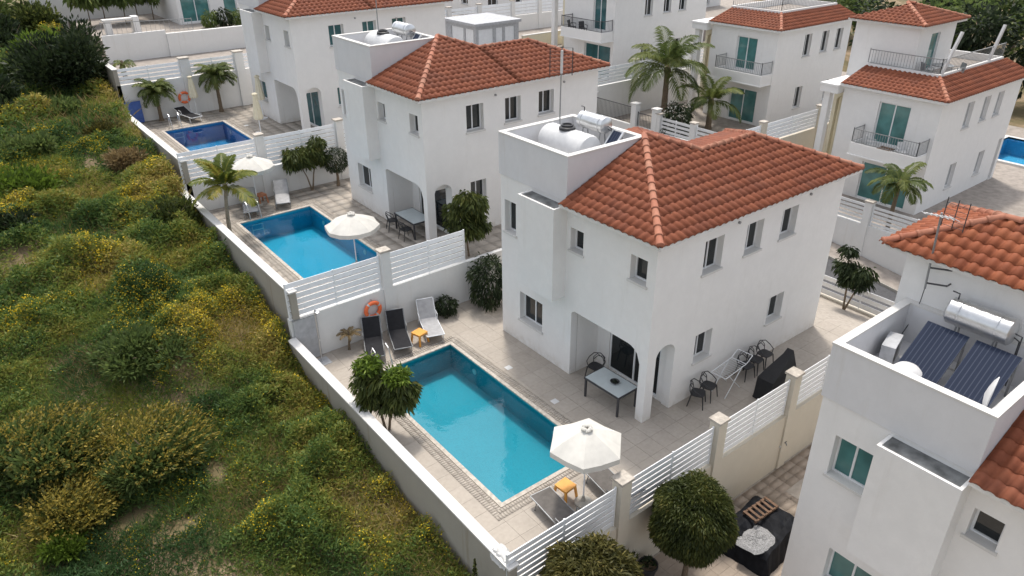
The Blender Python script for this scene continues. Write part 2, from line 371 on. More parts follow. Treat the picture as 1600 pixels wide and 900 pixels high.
def rsub(r, h):
    """rectangle minus rectangle"""
    x0, x1, y0, y1 = r; a, b, c, d = h
    if a >= x1 or b <= x0 or c >= y1 or d <= y0: return [r]
    o = []
    if x0 < a: o.append((x0, a, y0, y1))
    if x1 > b: o.append((b, x1, y0, y1))
    xa, xb = max(x0, a), min(x1, b)
    if y0 < c: o.append((xa, xb, y0, c))
    if y1 > d: o.append((xa, xb, d, y1))
    return o
def pave_tiles(parent, x0, x1, y0, y1, z, holes, sx, sy, mat, nparts, gap=.006, th=.0085):
    T = []
    nx = int(math.ceil((x1-x0)/sx)); ny = int(math.ceil((y1-y0)/sy))
    for i in range(nx):
        for j in range(ny):
            R = [(x0+i*sx+gap/2, min(x1, x0+(i+1)*sx)-gap/2, y0+j*sy+gap/2, min(y1, y0+(j+1)*sy)-gap/2)]
            for h in holes: R = [q for r in R for q in rsub(r, h)]
            T += [r for r in R if r[1]-r[0] > .05 and r[3]-r[2] > .05]
    T.sort(key=lambda r: (Vector(((r[0]+r[1])/2, (r[2]+r[3])/2, z))-CAM).length)
    cache = {}
    for r in T[:nparts]:
        key = (round(r[1]-r[0], 3), round(r[3]-r[2], 3))
        if key not in cache:
            m = MB(); w, d = key; m.box(-w/2, w/2, -d/2, d/2, -th+.001, 0); o = m.build('paving_tile', mat, parent); cache[key] = o.data
        else: o = bpy.data.objects.new('paving_tile', cache[key]); COL.objects.link(o); o.parent = parent
        o.location = ((r[0]+r[1])/2, (r[2]+r[3])/2, z+random.uniform(-.0015, .0015))
    if T[nparts:]:
        V = []; F = []; C = []
        for r in T[nparts:]:
            i = len(V); V += [(r[0], r[2], z), (r[1], r[2], z), (r[1], r[3], z), (r[0], r[3], z), (r[0], r[2], z-th+.001), (r[1], r[2], z-th+.001), (r[1], r[3], z-th+.001), (r[0], r[3], z-th+.001)]
            F += [(i, i+1, i+2, i+3), (i, i+4, i+5, i+1), (i+1, i+5, i+6, i+2), (i+2, i+6, i+7, i+3), (i+3, i+7, i+4, i)]; C += [random.random()]*5
        tag(raw_mesh('paving_tiles', V, F, mat, parent, C), kind='stuff')
def pool_hole(k):
    a, b, c, d = POOLS[k]; return (a-.44, b+.44, c-.44, d+.44)
HOUSES = [(0, -12.25, -2.0), (0, 0, 0), (.29, 12.35, 1.4), (.9, 25.6, 2.85)]
def house_hole(k): h = HOUSES[k]; return (h[0]+1.3, h[0]+9.2, h[1]+.02, h[1]+4.8)
def house_hole2(k): h = HOUSES[k]; return (h[0]+.02, h[0]+7, h[1]+3.35, h[1]+6.98)
pave_tiles(SL[1], -6.9, 10.2, -2.4, 9.65, 0, [pool_hole(1), house_hole(1), house_hole2(1)], .6, .6, 'deck_tile', 300)
pave_tiles(SL[2], -6.6, 10.2, 9.85, 22.1, 1.4, [pool_hole(2), house_hole(2), house_hole2(2)], .6, .6, 'deck_tile', 0)
pave_tiles(SL[3], -6.15, 10.2, 22.3, 34.4, 2.85, [pool_hole(3), house_hole(3), house_hole2(3)], .6, .6, 'deck_tile', 0)
pave_tiles(SL[0], -7.2, 10.2, -16.4, -2.62, -2.0, [house_hole(0), house_hole2(0), (3, 11, -17, -3.4), (-8, 11, -17, -7)], .5, .25, 'drive_tile', 300)
# ---------------------------------------------------------------- pools
def pool(k, basin_mat, label):
    a, b, c, d = POOLS[k]; z = PLOT[k]['z']; r = thing('swimming_pool', label, 'pool', ((a+b)/2, (c+d)/2, z)); hx, hy = (b-a)/2, (d-c)/2
    dz = -.88; m = MB()
    m.poly([(-hx, -hy, dz), (hx, -hy, dz), (hx, hy, dz-.12), (-hx, hy, dz-.12)])
    for p, q in (((-hx, -hy), (hx, -hy)), ((hx, -hy), (hx, hy)), ((hx, hy), (-hx, hy)), ((-hx, hy), (-hx, -hy))):
        m.poly([(*p, dz-.13), (*q, dz-.13), (*q, -.002), (*p, -.002)])
    m.build('basin', basin_mat, r)
    MB().poly([(-hx+.002, -hy+.002, -.1), (hx-.002, -hy+.002, -.1), (hx-.002, hy-.002, -.1), (-hx+.002, hy-.002, -.1)]).build('water', 'water', r)
    def ring(i0, i1, z0, z1):
        m = MB(); X0, Y0, X1, Y1 = hx+i0, hy+i0, hx+i1, hy+i1
        m.box(-X1, X1, -Y1, -Y0, z0, z1); m.box(-X1, X1, Y0, Y1, z0, z1); m.box(-X1, -X0, -Y0, Y0, z0, z1); m.box(X0, X1, -Y0, Y0, z0, z1); return m
    ring(-.03, .1, -.02, .022).build('coping', 'coping_stone', r)
    ring(.1, .44, -.02, -.004).build('gutter_bed', 'grout', r)
    V = []; F = []; C = []                                 # two rows of small setts round the rim
    def sett(x0, x1, y0, y1):
        i = len(V); h = .012+random.uniform(-.004, .004); V.extend([(x0, y0, h), (x1, y0, h), (x1, y1, h), (x0, y1, h), (x0, y0, -.01), (x1, y0, -.01), (x1, y1, -.01), (x0, y1, -.01)])
        F.extend([(i, i+1, i+2, i+3), (i, i+4, i+5, i+1), (i+1, i+5, i+6, i+2), (i+2, i+6, i+7, i+3), (i+3, i+7, i+4, i)]); C.extend([random.random()]*5)
    for row, (o, w) in enumerate(((.115, .13), (.265, .16))):
        s = .088; g = .022
        n = int((2*hy+2*o)/s)
        for i in range(n):
            y = -hy-o+i*s
            for sx in (-1, 1):
                x0 = sx*(hx+o); x1 = sx*(hx+o+w); sett(min(x0, x1), max(x0, x1), y, y+s-g)
        n = int((2*hx+2*o+2*w)/s)
        for i in range(n):
            x = -hx-o-w+i*s
            for sy in (-1, 1):
                y0 = sy*(hy+o); y1 = sy*(hy+o+w); sett(x, x+s-g, min(y0, y1), max(y0, y1))
    tag(raw_mesh('coping_setts', V, F, 'sett', r, C), kind='stuff')
    for yy in (-hy*.55, hy*.6):
        MB().lathe([(.11, 0), (.11, -.03), (.07, -.04)], (hx-.005, yy, -.4), 12, 'x').build('pool_light', 'white_plastic', r)
    for yy in (-hy*.35, hy*.3):
        MB().box(hx+.6, hx+.82, yy, yy+.22, 0, .006).build('skimmer_lid', 'white_plastic', r)
    return r
pool(1, 'basin_turquoise', 'large turquoise swimming pool in the nearest courtyard, mirroring a rooftop tower')
pool(2, 'basin_azure', 'turquoise swimming pool in the middle courtyard beside the yellowish palm')
pool(3, 'basin_blue', 'deep blue swimming pool in the farthest courtyard')
# ---------------------------------------------------------------- walls and fences
def slat_panel(parent, x0, x1, y, z0, z1, axis='x', n=None, mat='white_metal', sp=.165, gap=False):
    def B(m, a, b, c, d, e, f):
        return m.box(a, b, y+c, y+d, e, f) if axis == 'x' else m.box(y+c, y+d, a, b, e, f)
    m = MB(); w = .045
    B(m, x0, x0+w, -.025, .025, z0, z1); B(m, x1-w, x1, -.025, .025, z0, z1)
    if x1-x0 > 2: B(m, (x0+x1)/2-w/2, (x0+x1)/2+w/2, -.022, .022, z0, z1)
    pan = m.build('fence_panel', mat, parent); n = n or max(2, int((z1-z0)/sp)); s = (z1-z0)/n; me = None
    for i in range(n):
        zc = z0+(i+.5)*s
        if me is None:
            m = MB(); h = s*(.36 if gap else .35); L = (x1-x0)/2-.005; prof = [(-.012, -h), (.012, -h), (.012, h), (-.012, h)] if gap else [(-.035, -h), (-.01, -h), (.035, h), (.01, h)]
            P = [[(sx*L, a, b) if axis == 'x' else (-a, sx*L, b) for a, b in prof] for sx in (-1, 1)]
            k = len(m.v); m.v += P[0]+P[1]; m.f += [(0, 1, 2, 3), (7, 6, 5, 4), (0, 4, 5, 1), (1, 5, 6, 2), (2, 6, 7, 3), (3, 7, 4, 0)]
            o = m.build('slat', mat, pan); me = o.data
        else: o = bpy.data.objects.new('slat', me); COL.objects.link(o); o.parent = pan
        o.location = ((x0+x1)/2, y, zc) if axis == 'x' else (y, (x0+x1)/2, zc)
def fence_wall(label, y, x0, x1, zb, zw, zt, pillars, axis='x', wall='wall_white', pil='wall_white', pw=.36, th=.2, capmat='coping_stone', over=.12, sp=.165, skip=(), name='garden_wall', gap=False):
    r = thing(name, label, 'wall', ((x0+x1)/2, y, zb) if axis == 'x' else (y, (x0+x1)/2, zb)); o = r.location.copy()
    def B(m, a, b, c, d, e, f):
        (m.box(a-o.x, b-o.x, y+c-o.y, y+d-o.y, e-o.z, f-o.z) if axis == 'x' else m.box(y+c-o.x, y+d-o.x, a-o.y, b-o.y, e-o.z, f-o.z)); return m
    B(MB(), x0, x1, -th/2, th/2, zb, zw).build('wall', wall, r)
    for p in pillars:
        q = B(MB(), p-pw/2, p+pw/2, -pw/2+.02, pw/2-.02, zb+.01, zt+over).build('pillar', pil, r)
        B(MB(), p-pw/2-.04, p+pw/2+.04, -pw/2-.02, pw/2+.02, zt+over, zt+over+.07).build('cap', capmat, q)
    ed = [x0]+[e for p in pillars for e in (p-pw/2, p+pw/2)]+[x1]
    for i, (a, b) in enumerate(zip(ed[::2], ed[1::2])):
        if b-a > .4 and i not in skip:
            off = o.x if axis == 'x' else o.y
            slat_panel(r, a+.03-off, b-.03-off, 0, zw+.03-o.z, zt-o.z, axis, sp=sp, gap=gap)
    return r
fence_wall('white slatted fence on a cream wall between the near courtyard and the paved driveway', -2.5, -7.15, 13.1, -2.0, .1, 1.43, [-3.5, .25, 3.8, 7.6, 10.6], wall='wall_cream', pil='wall_cream', gap=True)
fence_wall('white louvred fence on a white wall behind the black loungers and the life ring', 9.75, -6.95, .3, 0, 1.72, 3.05, [-3.2], sp=.19)
tag(MB().box(.32, 2.2, 9.66, 9.84, 0, 1.7).build('garden_wall', 'wall_white'), 'plain white wall stub behind the tall dark shrub beside the nearest villa', 'wall')
fence_wall('white louvred fence and wall between the middle courtyard and the deep blue pool', 22.2, -6.5, 2.2, 1.4, 2.85, 4.3, [-2.75, 1.3], sp=.2)
fence_wall('far white fence on a tall wall behind the two small palms and blue panel', 34.5, -6.0, 3.2, 2.85, 5.0, 5.9, [-2.2, .95], wall='wall_white', sp=.2, pw=.5)
def field_wall(label, k, y0, y1, zt, zb=None):
    x = PLOT[k]['xw']; zb = PLOT[k]['z']-2.2 if zb is None else zb
    r = thing('boundary_wall', label, 'wall', (x, (y0+y1)/2, zb)); h = (y1-y0)/2
    m = MB(); n = 14
    m.box(-.12, .1, -h, h, 0, zt-zb); m.build('wall', 'field_wall', r)
    m = MB(); ys = np.linspace(-h, h, 9)
    MB().box(-.15, .14, -h-.03, h, zt-zb, zt-zb+.05).build('coping', 'coping_white', r)
    MB().box(.1, .125, -h+.2, h-.2, .3, zt-zb-.003).build('inner_render', 'wall_white', r)
    return r
field_wall('long low concrete wall with white top between the nearest pool and the wild field', 1, -2.6, 9.6, 1.02)
field_wall('low concrete boundary wall beside the middle courtyard and yellowish palm', 2, 9.6, 22.1, 2.72)
field_wall('low boundary wall beside the deep blue pool at the field edge', 3, 22.1, 34.4, 3.88)
field_wall('highest boundary wall behind the big dark bush at the field edge', 4, 34.4, 46, 5.85)
fence_wall('white slatted gate fence at the rear of the nearest villa by the slender tree', 13.25, -2.4, 9.0, -1.0, -.85, .1, [3.2], 'y', wall='wall_cream', sp=.3)
fence_wall('white panelled street wall in front of the villa with the balcony chairs', 20.55, -4, 10.2, -2.6, -.35, .72, [-.6, 4.2, 8.5], 'y', wall='wall_white', sp=.2)
# ---------------------------------------------------------------- roofs
TW, TL = .266, .33
def tile_profile():
    pr = [(0, 0), (.14, .004), (.27, .04), (.5, .062), (.73, .04), (.86, .004), (1, 0)]
    V = []; F = []; n = len(pr)
    for t, up in ((-.05, .024), (TL+.02, 0)):
        for s, h in pr: V.append((s*TW, t, h+up+.005))
    for s, h in pr: V.append((s*TW, -.05, h-.0))
    for i in range(n-1): F.append((i, i+1, n+i+1, n+i)); F.append((2*n+i, 2*n+i+1, i+1, i))
    return V, F
TV, TF = tile_profile()
class Roof:
    def __init__(s, parent, mat='roof_tile', tm=None, nparts=0, scale=1):
        s.parent = parent; s.mat = mat; s.items = []; s.under = MB(); s.n = nparts; s.ridges = []; s.org = tm or Vector((0, 0, 0))
    def slope(s, pts, origin=None, noclip=(0,)):
        """convex polygon in 3D, first edge is the eave (left to right seen from outside)"""
        P = [Vector(p) for p in pts]; e = (P[1]-P[0]).normalized(); nrm = (P[1]-P[0]).cross(P[2]-P[0]).normalized()
        if nrm.z < 0: nrm = -nrm
        t = nrm.cross(e).normalized()
        if t.z < 0: t = -t; e = -e
        o = Vector(origin) if origin is not None else P[0]
        q = [((p-o).dot(e), (p-o).dot(t)) for p in P]; s.under.poly(P)
        cx = sum(a for a, b in q)/len(q); cy = sum(b for a, b in q)/len(q); H = []
        for i in range(len(q)):
            (ax, ay), (bx, by) = q[i], q[(i+1) % len(q)]; nx, ny = -(by-ay), bx-ax; L = math.hypot(nx, ny); nx /= L; ny /= L
            if nx*(cx-ax)+ny*(cy-ay) < 0: nx, ny = -nx, -ny
            if i not in noclip: H.append((ax, ay, nx, ny))
        s0 = min(a for a, b in q); s1 = max(a for a, b in q); t1 = max(b for a, b in q); t0 = min(b for a, b in q)
        M = Matrix((e, t, nrm)).transposed().to_4x4(); 
        for j in range(int(round(t0/TL)), int(t1/TL)+1):
            for i in range(int(math.floor(s0/TW+1e-6)), int(math.ceil(s1/TW-1e-6))):
                x0, y0 = i*TW, j*TL; C = [(x0, y0-.04), (x0+TW, y0-.04), (x0, y0+TL), (x0+TW, y0+TL)]
                viol = []; out = False
                for h in H:
                    d = [(cx_-h[0])*h[2]+(cy_-h[1])*h[3] for cx_, cy_ in C]
                    if max(d) < .03: out = True; break
                    if min(d) < -.002: viol.append(h)
                if out: continue
                Mt = M.copy(); Mt.translation = o+e*x0+t*y0
                if not viol: s.items.append((Mt, None, None)); continue
                bm = bmesh.new(); vs = [bm.verts.new(v) for v in TV]
                for f in TF: bm.faces.new([vs[k] for k in f])
                for h in viol:
                    bmesh.ops.bisect_plane(bm, geom=bm.verts[:]+bm.edges[:]+bm.faces[:], plane_co=(h[0]-x0, h[1]-y0, 0), plane_no=(-h[2], -h[3], 0), clear_outer=True)
                bm.verts.index_update(); V = [tuple(v.co) for v in bm.verts]; F = [tuple(v.index for v in f.verts) for f in bm.faces]; bm.free()
                if F: s.items.append((Mt, V, F))
    def ridge(s, a, b, r=.115, step=.4):
        a = Vector(a); b = Vector(b); d = b-a; n = max(1, int(round(d.length/step))); d /= n
        for i in range(n): s.ridges.append((a+d*i, d))
    def done(s, name='roof', ridgemat='ridge_tile', ridge_parts=True):
        roof = s.under.build(name, 'roof_under', s.parent)
        key = lambda it: (s.org+it[0].translation-CAM).length
        s.items.sort(key=key); full = None
        for it in s.items[:s.n]:
            if it[1] is None:
                if full is None: m = MB(); m.v = list(TV); m.f = list(TF); full = MB.build(m, 'roof_tile', s.mat, roof); full.data.shade_smooth(); o = full; full = o.data
                else: o = bpy.data.objects.new('roof_tile', full); COL.objects.link(o); o.parent = roof
            else: m = MB(); m.v = it[1]; m.f = it[2]; o = m.build('roof_tile', s.mat, roof); o.data.shade_smooth()
            M = it[0].copy(); M = M @ Matrix.Rotation(random.uniform(-.01, .01), 4, 'Z') @ Matrix.Translation((0, random.uniform(-.008, .004), random.uniform(-.003, .004))); o.matrix_local = M
        rest = s.items[s.n:]
        if rest:
            V = []; F = []; C = []
            for M, v, f in rest:
                k = len(V); V += [tuple(M @ Vector(p)) for p in (v or TV)]; c = random.random()
                for q in (f or TF): F.append(tuple(k+i for i in q)); C.append(c)
            me = bpy.data.meshes.new('roof_tiles'); me.from_pydata(V, [], F); a = me.attributes.new('rnd', 'FLOAT', 'FACE'); a.data.foreach_set('value', C)
            me.materials.append(MATS[s.mat]); me.shade_smooth(); o = bpy.data.objects.new('roof_tiles', me); COL.objects.link(o); o.parent = roof; tag(o, kind='stuff')
        shared = {}
        for p, d in s.ridges:
            key = round(d.length, 3)
            if key not in shared:
                m = MB(); L = d.length+.05; n = 8
                for t, r in ((0, .12), (.07, .12), (.071, .105), (L, .092)):
                    for j in range(n+1):
                        a = math.pi*j/n; m.v.append((math.cos(a)*r, t, math.sin(a)*r*.95))
                for k in range(3):
                    for j in range(n): b = k*(n+1)+j; m.f.append((b, b+1, b+n+2, b+n+1))
                m.f.append(tuple(range(n+1))); o = m.build('ridge_tile', ridgemat, roof); o.data.shade_smooth(); shared[key] = o.data
            else: o = bpy.data.objects.new('ridge_tile', shared[key]); COL.objects.link(o); o.parent = roof
            y = d.normalized(); x = y.cross(Vector((0, 0, 1))).normalized(); z = x.cross(y)
            M = Matrix((x, y, z)).transposed().to_4x4(); M.translation = p+z*.035; o.matrix_local = M
        return roof
# ---------------------------------------------------------------- facades
def TX(x0=0): return lambda u, d, z: (x0-d, u, z)      # wall facing -X, u runs along Y
def TY(y0=0): return lambda u, d, z: (u, y0-d, z)      # wall facing -Y, u runs along X
def TXp(x0): return lambda u, d, z: (x0+d, u, z)
def TYp(y0): return lambda u, d, z: (u, y0+d, z)
def facade(m, T, u0, u1, z0, z1, ops=(), depth=.25):
    """rendered skin with openings and their reveals; op = (u0,u1,z0,z1[,profile])"""
    us = sorted({u0, u1, *[o[0] for o in ops], *[o[1] for o in ops]}); zs = sorted({z0, z1, *[o[2] for o in ops], *[o[3] for o in ops]})
    for a, b in zip(us[:-1], us[1:]):
        for c, d in zip(zs[:-1], zs[1:]):
            if any(o[0] <= (a+b)/2 <= o[1] and o[2] <= (c+d)/2 <= o[3] for o in ops): continue
            m.poly([T(a, 0, c), T(b, 0, c), T(b, 0, d), T(a, 0, d)])
    for o in ops:
        a, b, c, d = o[:4]; D = -(o[5] if len(o) > 5 else depth); pf = o[4] if len(o) > 4 else None
        n = 24 if pf else 1; U = np.linspace(a, b, n+1); Z = [pf(u) if pf else d for u in U]
        m.poly([T(a, 0, c), T(a, D, c), T(a, D, Z[0]), T(a, 0, Z[0])]); m.poly([T(b, 0, c), T(b, D, c), T(b, D, Z[-1]), T(b, 0, Z[-1])])
        if c > z0+.02: m.poly([T(a, 0, c), T(b, 0, c), T(b, D, c), T(a, D, c)])
        for i in range(n):
            m.poly([T(U[i], 0, Z[i]), T(U[i+1], 0, Z[i+1]), T(U[i+1], D, Z[i+1]), T(U[i], D, Z[i])])
            if pf:
                m.poly([T(U[i], 0, Z[i]), T(U[i+1], 0, Z[i+1]), T(U[i+1], 0, d), T(U[i], 0, d)])
                m.poly([T(U[i], D, Z[i]), T(U[i+1], D, Z[i+1]), T(U[i+1], D, d), T(U[i], D, d)])
def window(root, T, u0, u1, z0, z1, gl='glass_dark', n=2, depth=.25, sill=True, name='window', fw=.05):
    m = MB(); d0, d1 = -depth-.03, -depth+.035; e = .004
    u0 += e; u1 -= e; z0 += e; z1 -= e
    m.box(u0, u0+fw, d0, d1, z0, z1, T); m.box(u1-fw, u1, d0, d1, z0, z1, T); m.box(u0+fw, u1-fw, d0, d1, z0, z0+fw, T); m.box(u0+fw, u1-fw, d0, d1, z1-fw, z1, T)
    for i in range(1, n): c = u0+(u1-u0)*i/n; m.box(c-fw/2, c+fw/2, d0, d1+.006*(-1)**i, z0+fw, z1-fw, T)
    w = m.build(name, 'pvc', root)
    for i in range(n):
        a = u0+(u1-u0)*i/n+(fw if i == 0 else fw/2); b = u0+(u1-u0)*(i+1)/n-(fw if i == n-1 else fw/2)
        MB().box(a, b, d0+.012+.012*(i % 2), d0+.03+.012*(i % 2), z0+fw, z1-fw, T).build('pane', gl, w)
    if sill: MB().box(u0-.06, u1+.06, -depth+.035, .06, z0-.07, z0+.004, T).build('sill', 'coping_white', w)
    return w
def villa(k, label, gl='glass_dark', winA=(6.19, 6.8), tilemode=0, hi=False, gl2=None):
    ox, oy, oz = HOUSES[k]; r = thing('villa', label, 'house', (ox, oy, oz)); gl2 = gl2 or gl
    Lh, Wd, ty, tx, Ht, H = 7.0, 9.24, 3.66, 3.22, 7.53, 6.1
    arch1 = lambda u: 2.5-(.5*(1-math.sqrt(max(0, 1-((.85-u)/.55)**2))) if u < .85 else 0)-(.1*(1-math.sqrt(max(0, 1-((u-3.2)/.12)**2))) if u > 3.2 else 0)
    arch2 = lambda u: 2.15+.35*math.sqrt(max(0, 1-((u-.785)/.42)**2))
    m = MB(); fr = [(winA[0], winA[1], 4.1, 5.25), (4.76, 5.98, .97, 2.07), (2.9, 3.48, 4.6, 5.34), (.32, .95, 4.6, 5.38), (.3, 3.32, 0, 2.5, arch1, .28)]
    facade(m, TX(), 0, Lh, 0, H, fr)
    sd = [(.37, 1.2, 0, 2.5, arch2, .3), (2.15, 2.95, 1.3, 2.3), (5.9, 6.75, 1.32, 2.32), (2.05, 2.9, 4.43, 5.5), (4.0, 4.82, 4.48, 5.5), (5.8, 6.65, 4.5, 5.5)]
    facade(m, TY(), 0, Wd, 0, H, sd)
    facade(m, TXp(Wd), 0, 4.9, 0, H, [(.8, 2, .9, 2.3), (1.6, 3, 3.6, 5)]); facade(m, TYp(4.9), 7, Wd, 0, H); facade(m, TXp(7), 4.9, Lh, 0, H); facade(m, TYp(Lh), 0, 7, 0, H)
    # loggia: inner walls, ceiling
    m.poly([(1.22, .3, 0), (1.22, 3.3, 0), (1.22, 3.3, 2.52), (1.22, .3, 2.52)]) if False else None
    m.poly([(.28, 3.31, 0), (1.25, 3.31, 0), (1.25, 3.31, 2.55), (.28, 3.31, 2.55)]); m.poly([(.28, .3, 2.51), (1.25, .3, 2.51), (1.25, 3.32, 2.51), (.28, 3.32, 2.51)])
    facade(m, TX(1.25), .3, 3.32, 0, 2.52, [(.55, 2.75, .05, 2.2)], .08); m.poly([(.37, .3, 0), (.28, .3, 0), (.28, .3, 2.52), (.37, .3, 2.52)])
    m.poly([(.28, .3, 2.2), (1.25, .3, 2.2), (1.25, .3, 2.52), (.28, .3, 2.52)])
    m.build('wall', 'stucco_white', r)
    window(r, TX(1.25), .55, 2.75, .05, 2.2, gl, 2, .08, False, 'glass_door', .06)
    for o, g in zip(fr[:4], (gl, gl, gl2, gl2)): window(r, TX(), *o[:4], g, 1 if o[1]-o[0] < .7 else 2)
    for o in sd[1:]: window(r, TY(), *o[:4], gl, 2)
    # bay box with its recessed lid
    bay = MB(); b0, b1, d, z0, z1 = 3.66, 5.4, .55, 2.85, 5.98
    bay.box(-d, -.002, b0, b1, z0, z1-.12); bay.box(-d, -d+.07, b0, b1, z1-.12, z1); bay.box(-d+.07, -.002, b0, b0+.07, z1-.12, z1); bay.box(-d+.07, -.002, b1-.07, b1, z1-.12, z1)
    bo = bay.build('bay', 'stucco_plain', r); MB().box(-d+.072, -.004, b0+.072, b1-.072, z1-.119, z1-.025).build('bay_lid', 'roof_grey', bo)
    # roof-top tank enclosure
    t = MB(); w = .17; e = .04; zf = 6.5
    X0, X1, Y0, Y1 = -e, tx, ty, Lh+e
    for a in ((X0, X1, Y0, Y0+w), (X0, X1, Y1-w, Y1), (X0, X0+w, Y0+w, Y1-w), (X1-w, X1, Y0+w, Y1-w)): t.box(*a, 6.1, Ht-.05)
    t.box(X0+w, X1-w, Y0+w, Y1-w, zf-.2, zf); to = t.build('roof_parapet', 'stucco_parapet', r)
    c = MB()
    for a in ((X0-.015, X1+.015, Y0-.015, Y0+w+.01), (X0-.015, X1+.015, Y1-w-.01, Y1+.015), (X0-.015, X0+w+.01, Y0+w+.01, Y1-w-.01), (X1-w-.01, X1+.015, Y0+w+.01, Y1-w-.01)): c.box(*a, Ht-.05, Ht)
    c.build('parapet_cap', 'coping_white', to)
    # eaves
    f = MB(); f.box(-.3, 9.5, -.3, -.003, 6.02, 6.1); f.box(-.3, -.003, -.003, 3.65, 6.02, 6.1); f.box(9.24, 9.5, -.003, 5.2, 6.02, 6.1); f.box(7.243, 9.24, 4.903, 5.2, 6.02, 6.1)
    f.box(-.34, 9.54, -.36, -.3, 6.03, 6.13); f.box(-.36, -.3, -.3, 3.65, 6.03, 6.13); f.build('eaves', 'fascia', r)
    z = 6.14; s_ = .345; Z = lambda dd: z+s_*dd
    A, B, C, D, E = (-.34, -.34, z), (9.56, -.34, z), (7.2, 2.43, Z(2.77)), (4.47, 2.43, Z(2.77)), (3.22, 3.7, Z(4.04)); K = (4.47, -.34, z)
    R = Roof(r, tm=Vector((ox, oy, oz)), nparts=tilemode)
    R.slope([A, K, D, E], A, (0, 1)); R.slope([K, B, C, D], A, (0, 3))
    R.slope([(-.34, 3.66, z), A, E], A, (0,))
    V = (7.24, 5.2, z); R.slope([(9.56, 5.2, z), V, D, C]); R.slope([B, (9.56, 5.2, z), C])
    G = (7.24, 7.72, z); R.slope([V, G, E, D]); R.slope([G, (3.22, 7.72, z), E])
    R.ridge(A, E); R.ridge(E, D) if not hi else None; R.ridge(C, D); R.ridge(B, C); R.ridge((9.56, 5.2, z), C)
    R.done()
    for u in (2.9, 6.6) if k < 3 else (3,): MB().tube([(u+.6, 0, 5.72), (u+.6, -.06, 5.72)], .045, 10).build('vent', 'grey_metal', r)
    if hi:                                   # taller stair block behind the tank enclosure
        hb = MB(); hb.box(3.23, 6.2, 1.0, 7.3, 5.6, 8.71); hb.build('upper_wall', 'stucco_plain', r)
        f = MB(); f.box(2.95, 6.5, .7, 7.75, 8.7, 8.78); f.build('upper_eaves', 'fascia', r)
        R = Roof(r, 'roof_tile_orange', tm=Vector((ox, oy, oz)), nparts=220); z = 8.82
        a, b, c, d = (2.9, 7.8, z), (2.9, .6, z), (6.5, .6, z), (6.5, 7.8, z); p, q = (4.7, 6.0, z+.75), (4.7, 2.4, z+.75)
        R.slope([a, b, q, p]); R.slope([d, a, p]); R.slope([c, d, p, q]); R.slope([b, c, q])
        R.ridge(a, p); R.ridge(d, p); R.ridge(q, p); R.done('upper_roof')
    return r
V1 = villa(1, 'nearest whole white villa with a red hipped roof beside the large turquoise pool', tilemode=300)
V2 = villa(2, 'white villa with red hipped roof beside the middle pool, second along the row', 'glass_dark')
V3 = villa(3, 'white villa with red roof beside the deep blue pool, cut by the top edge', 'glass_tealdark')
V4 = villa(0, 'white villa in the right foreground with solar panels on its roof', 'glass_teal', (5.6, 6.5), 60, True, 'glass_dark')
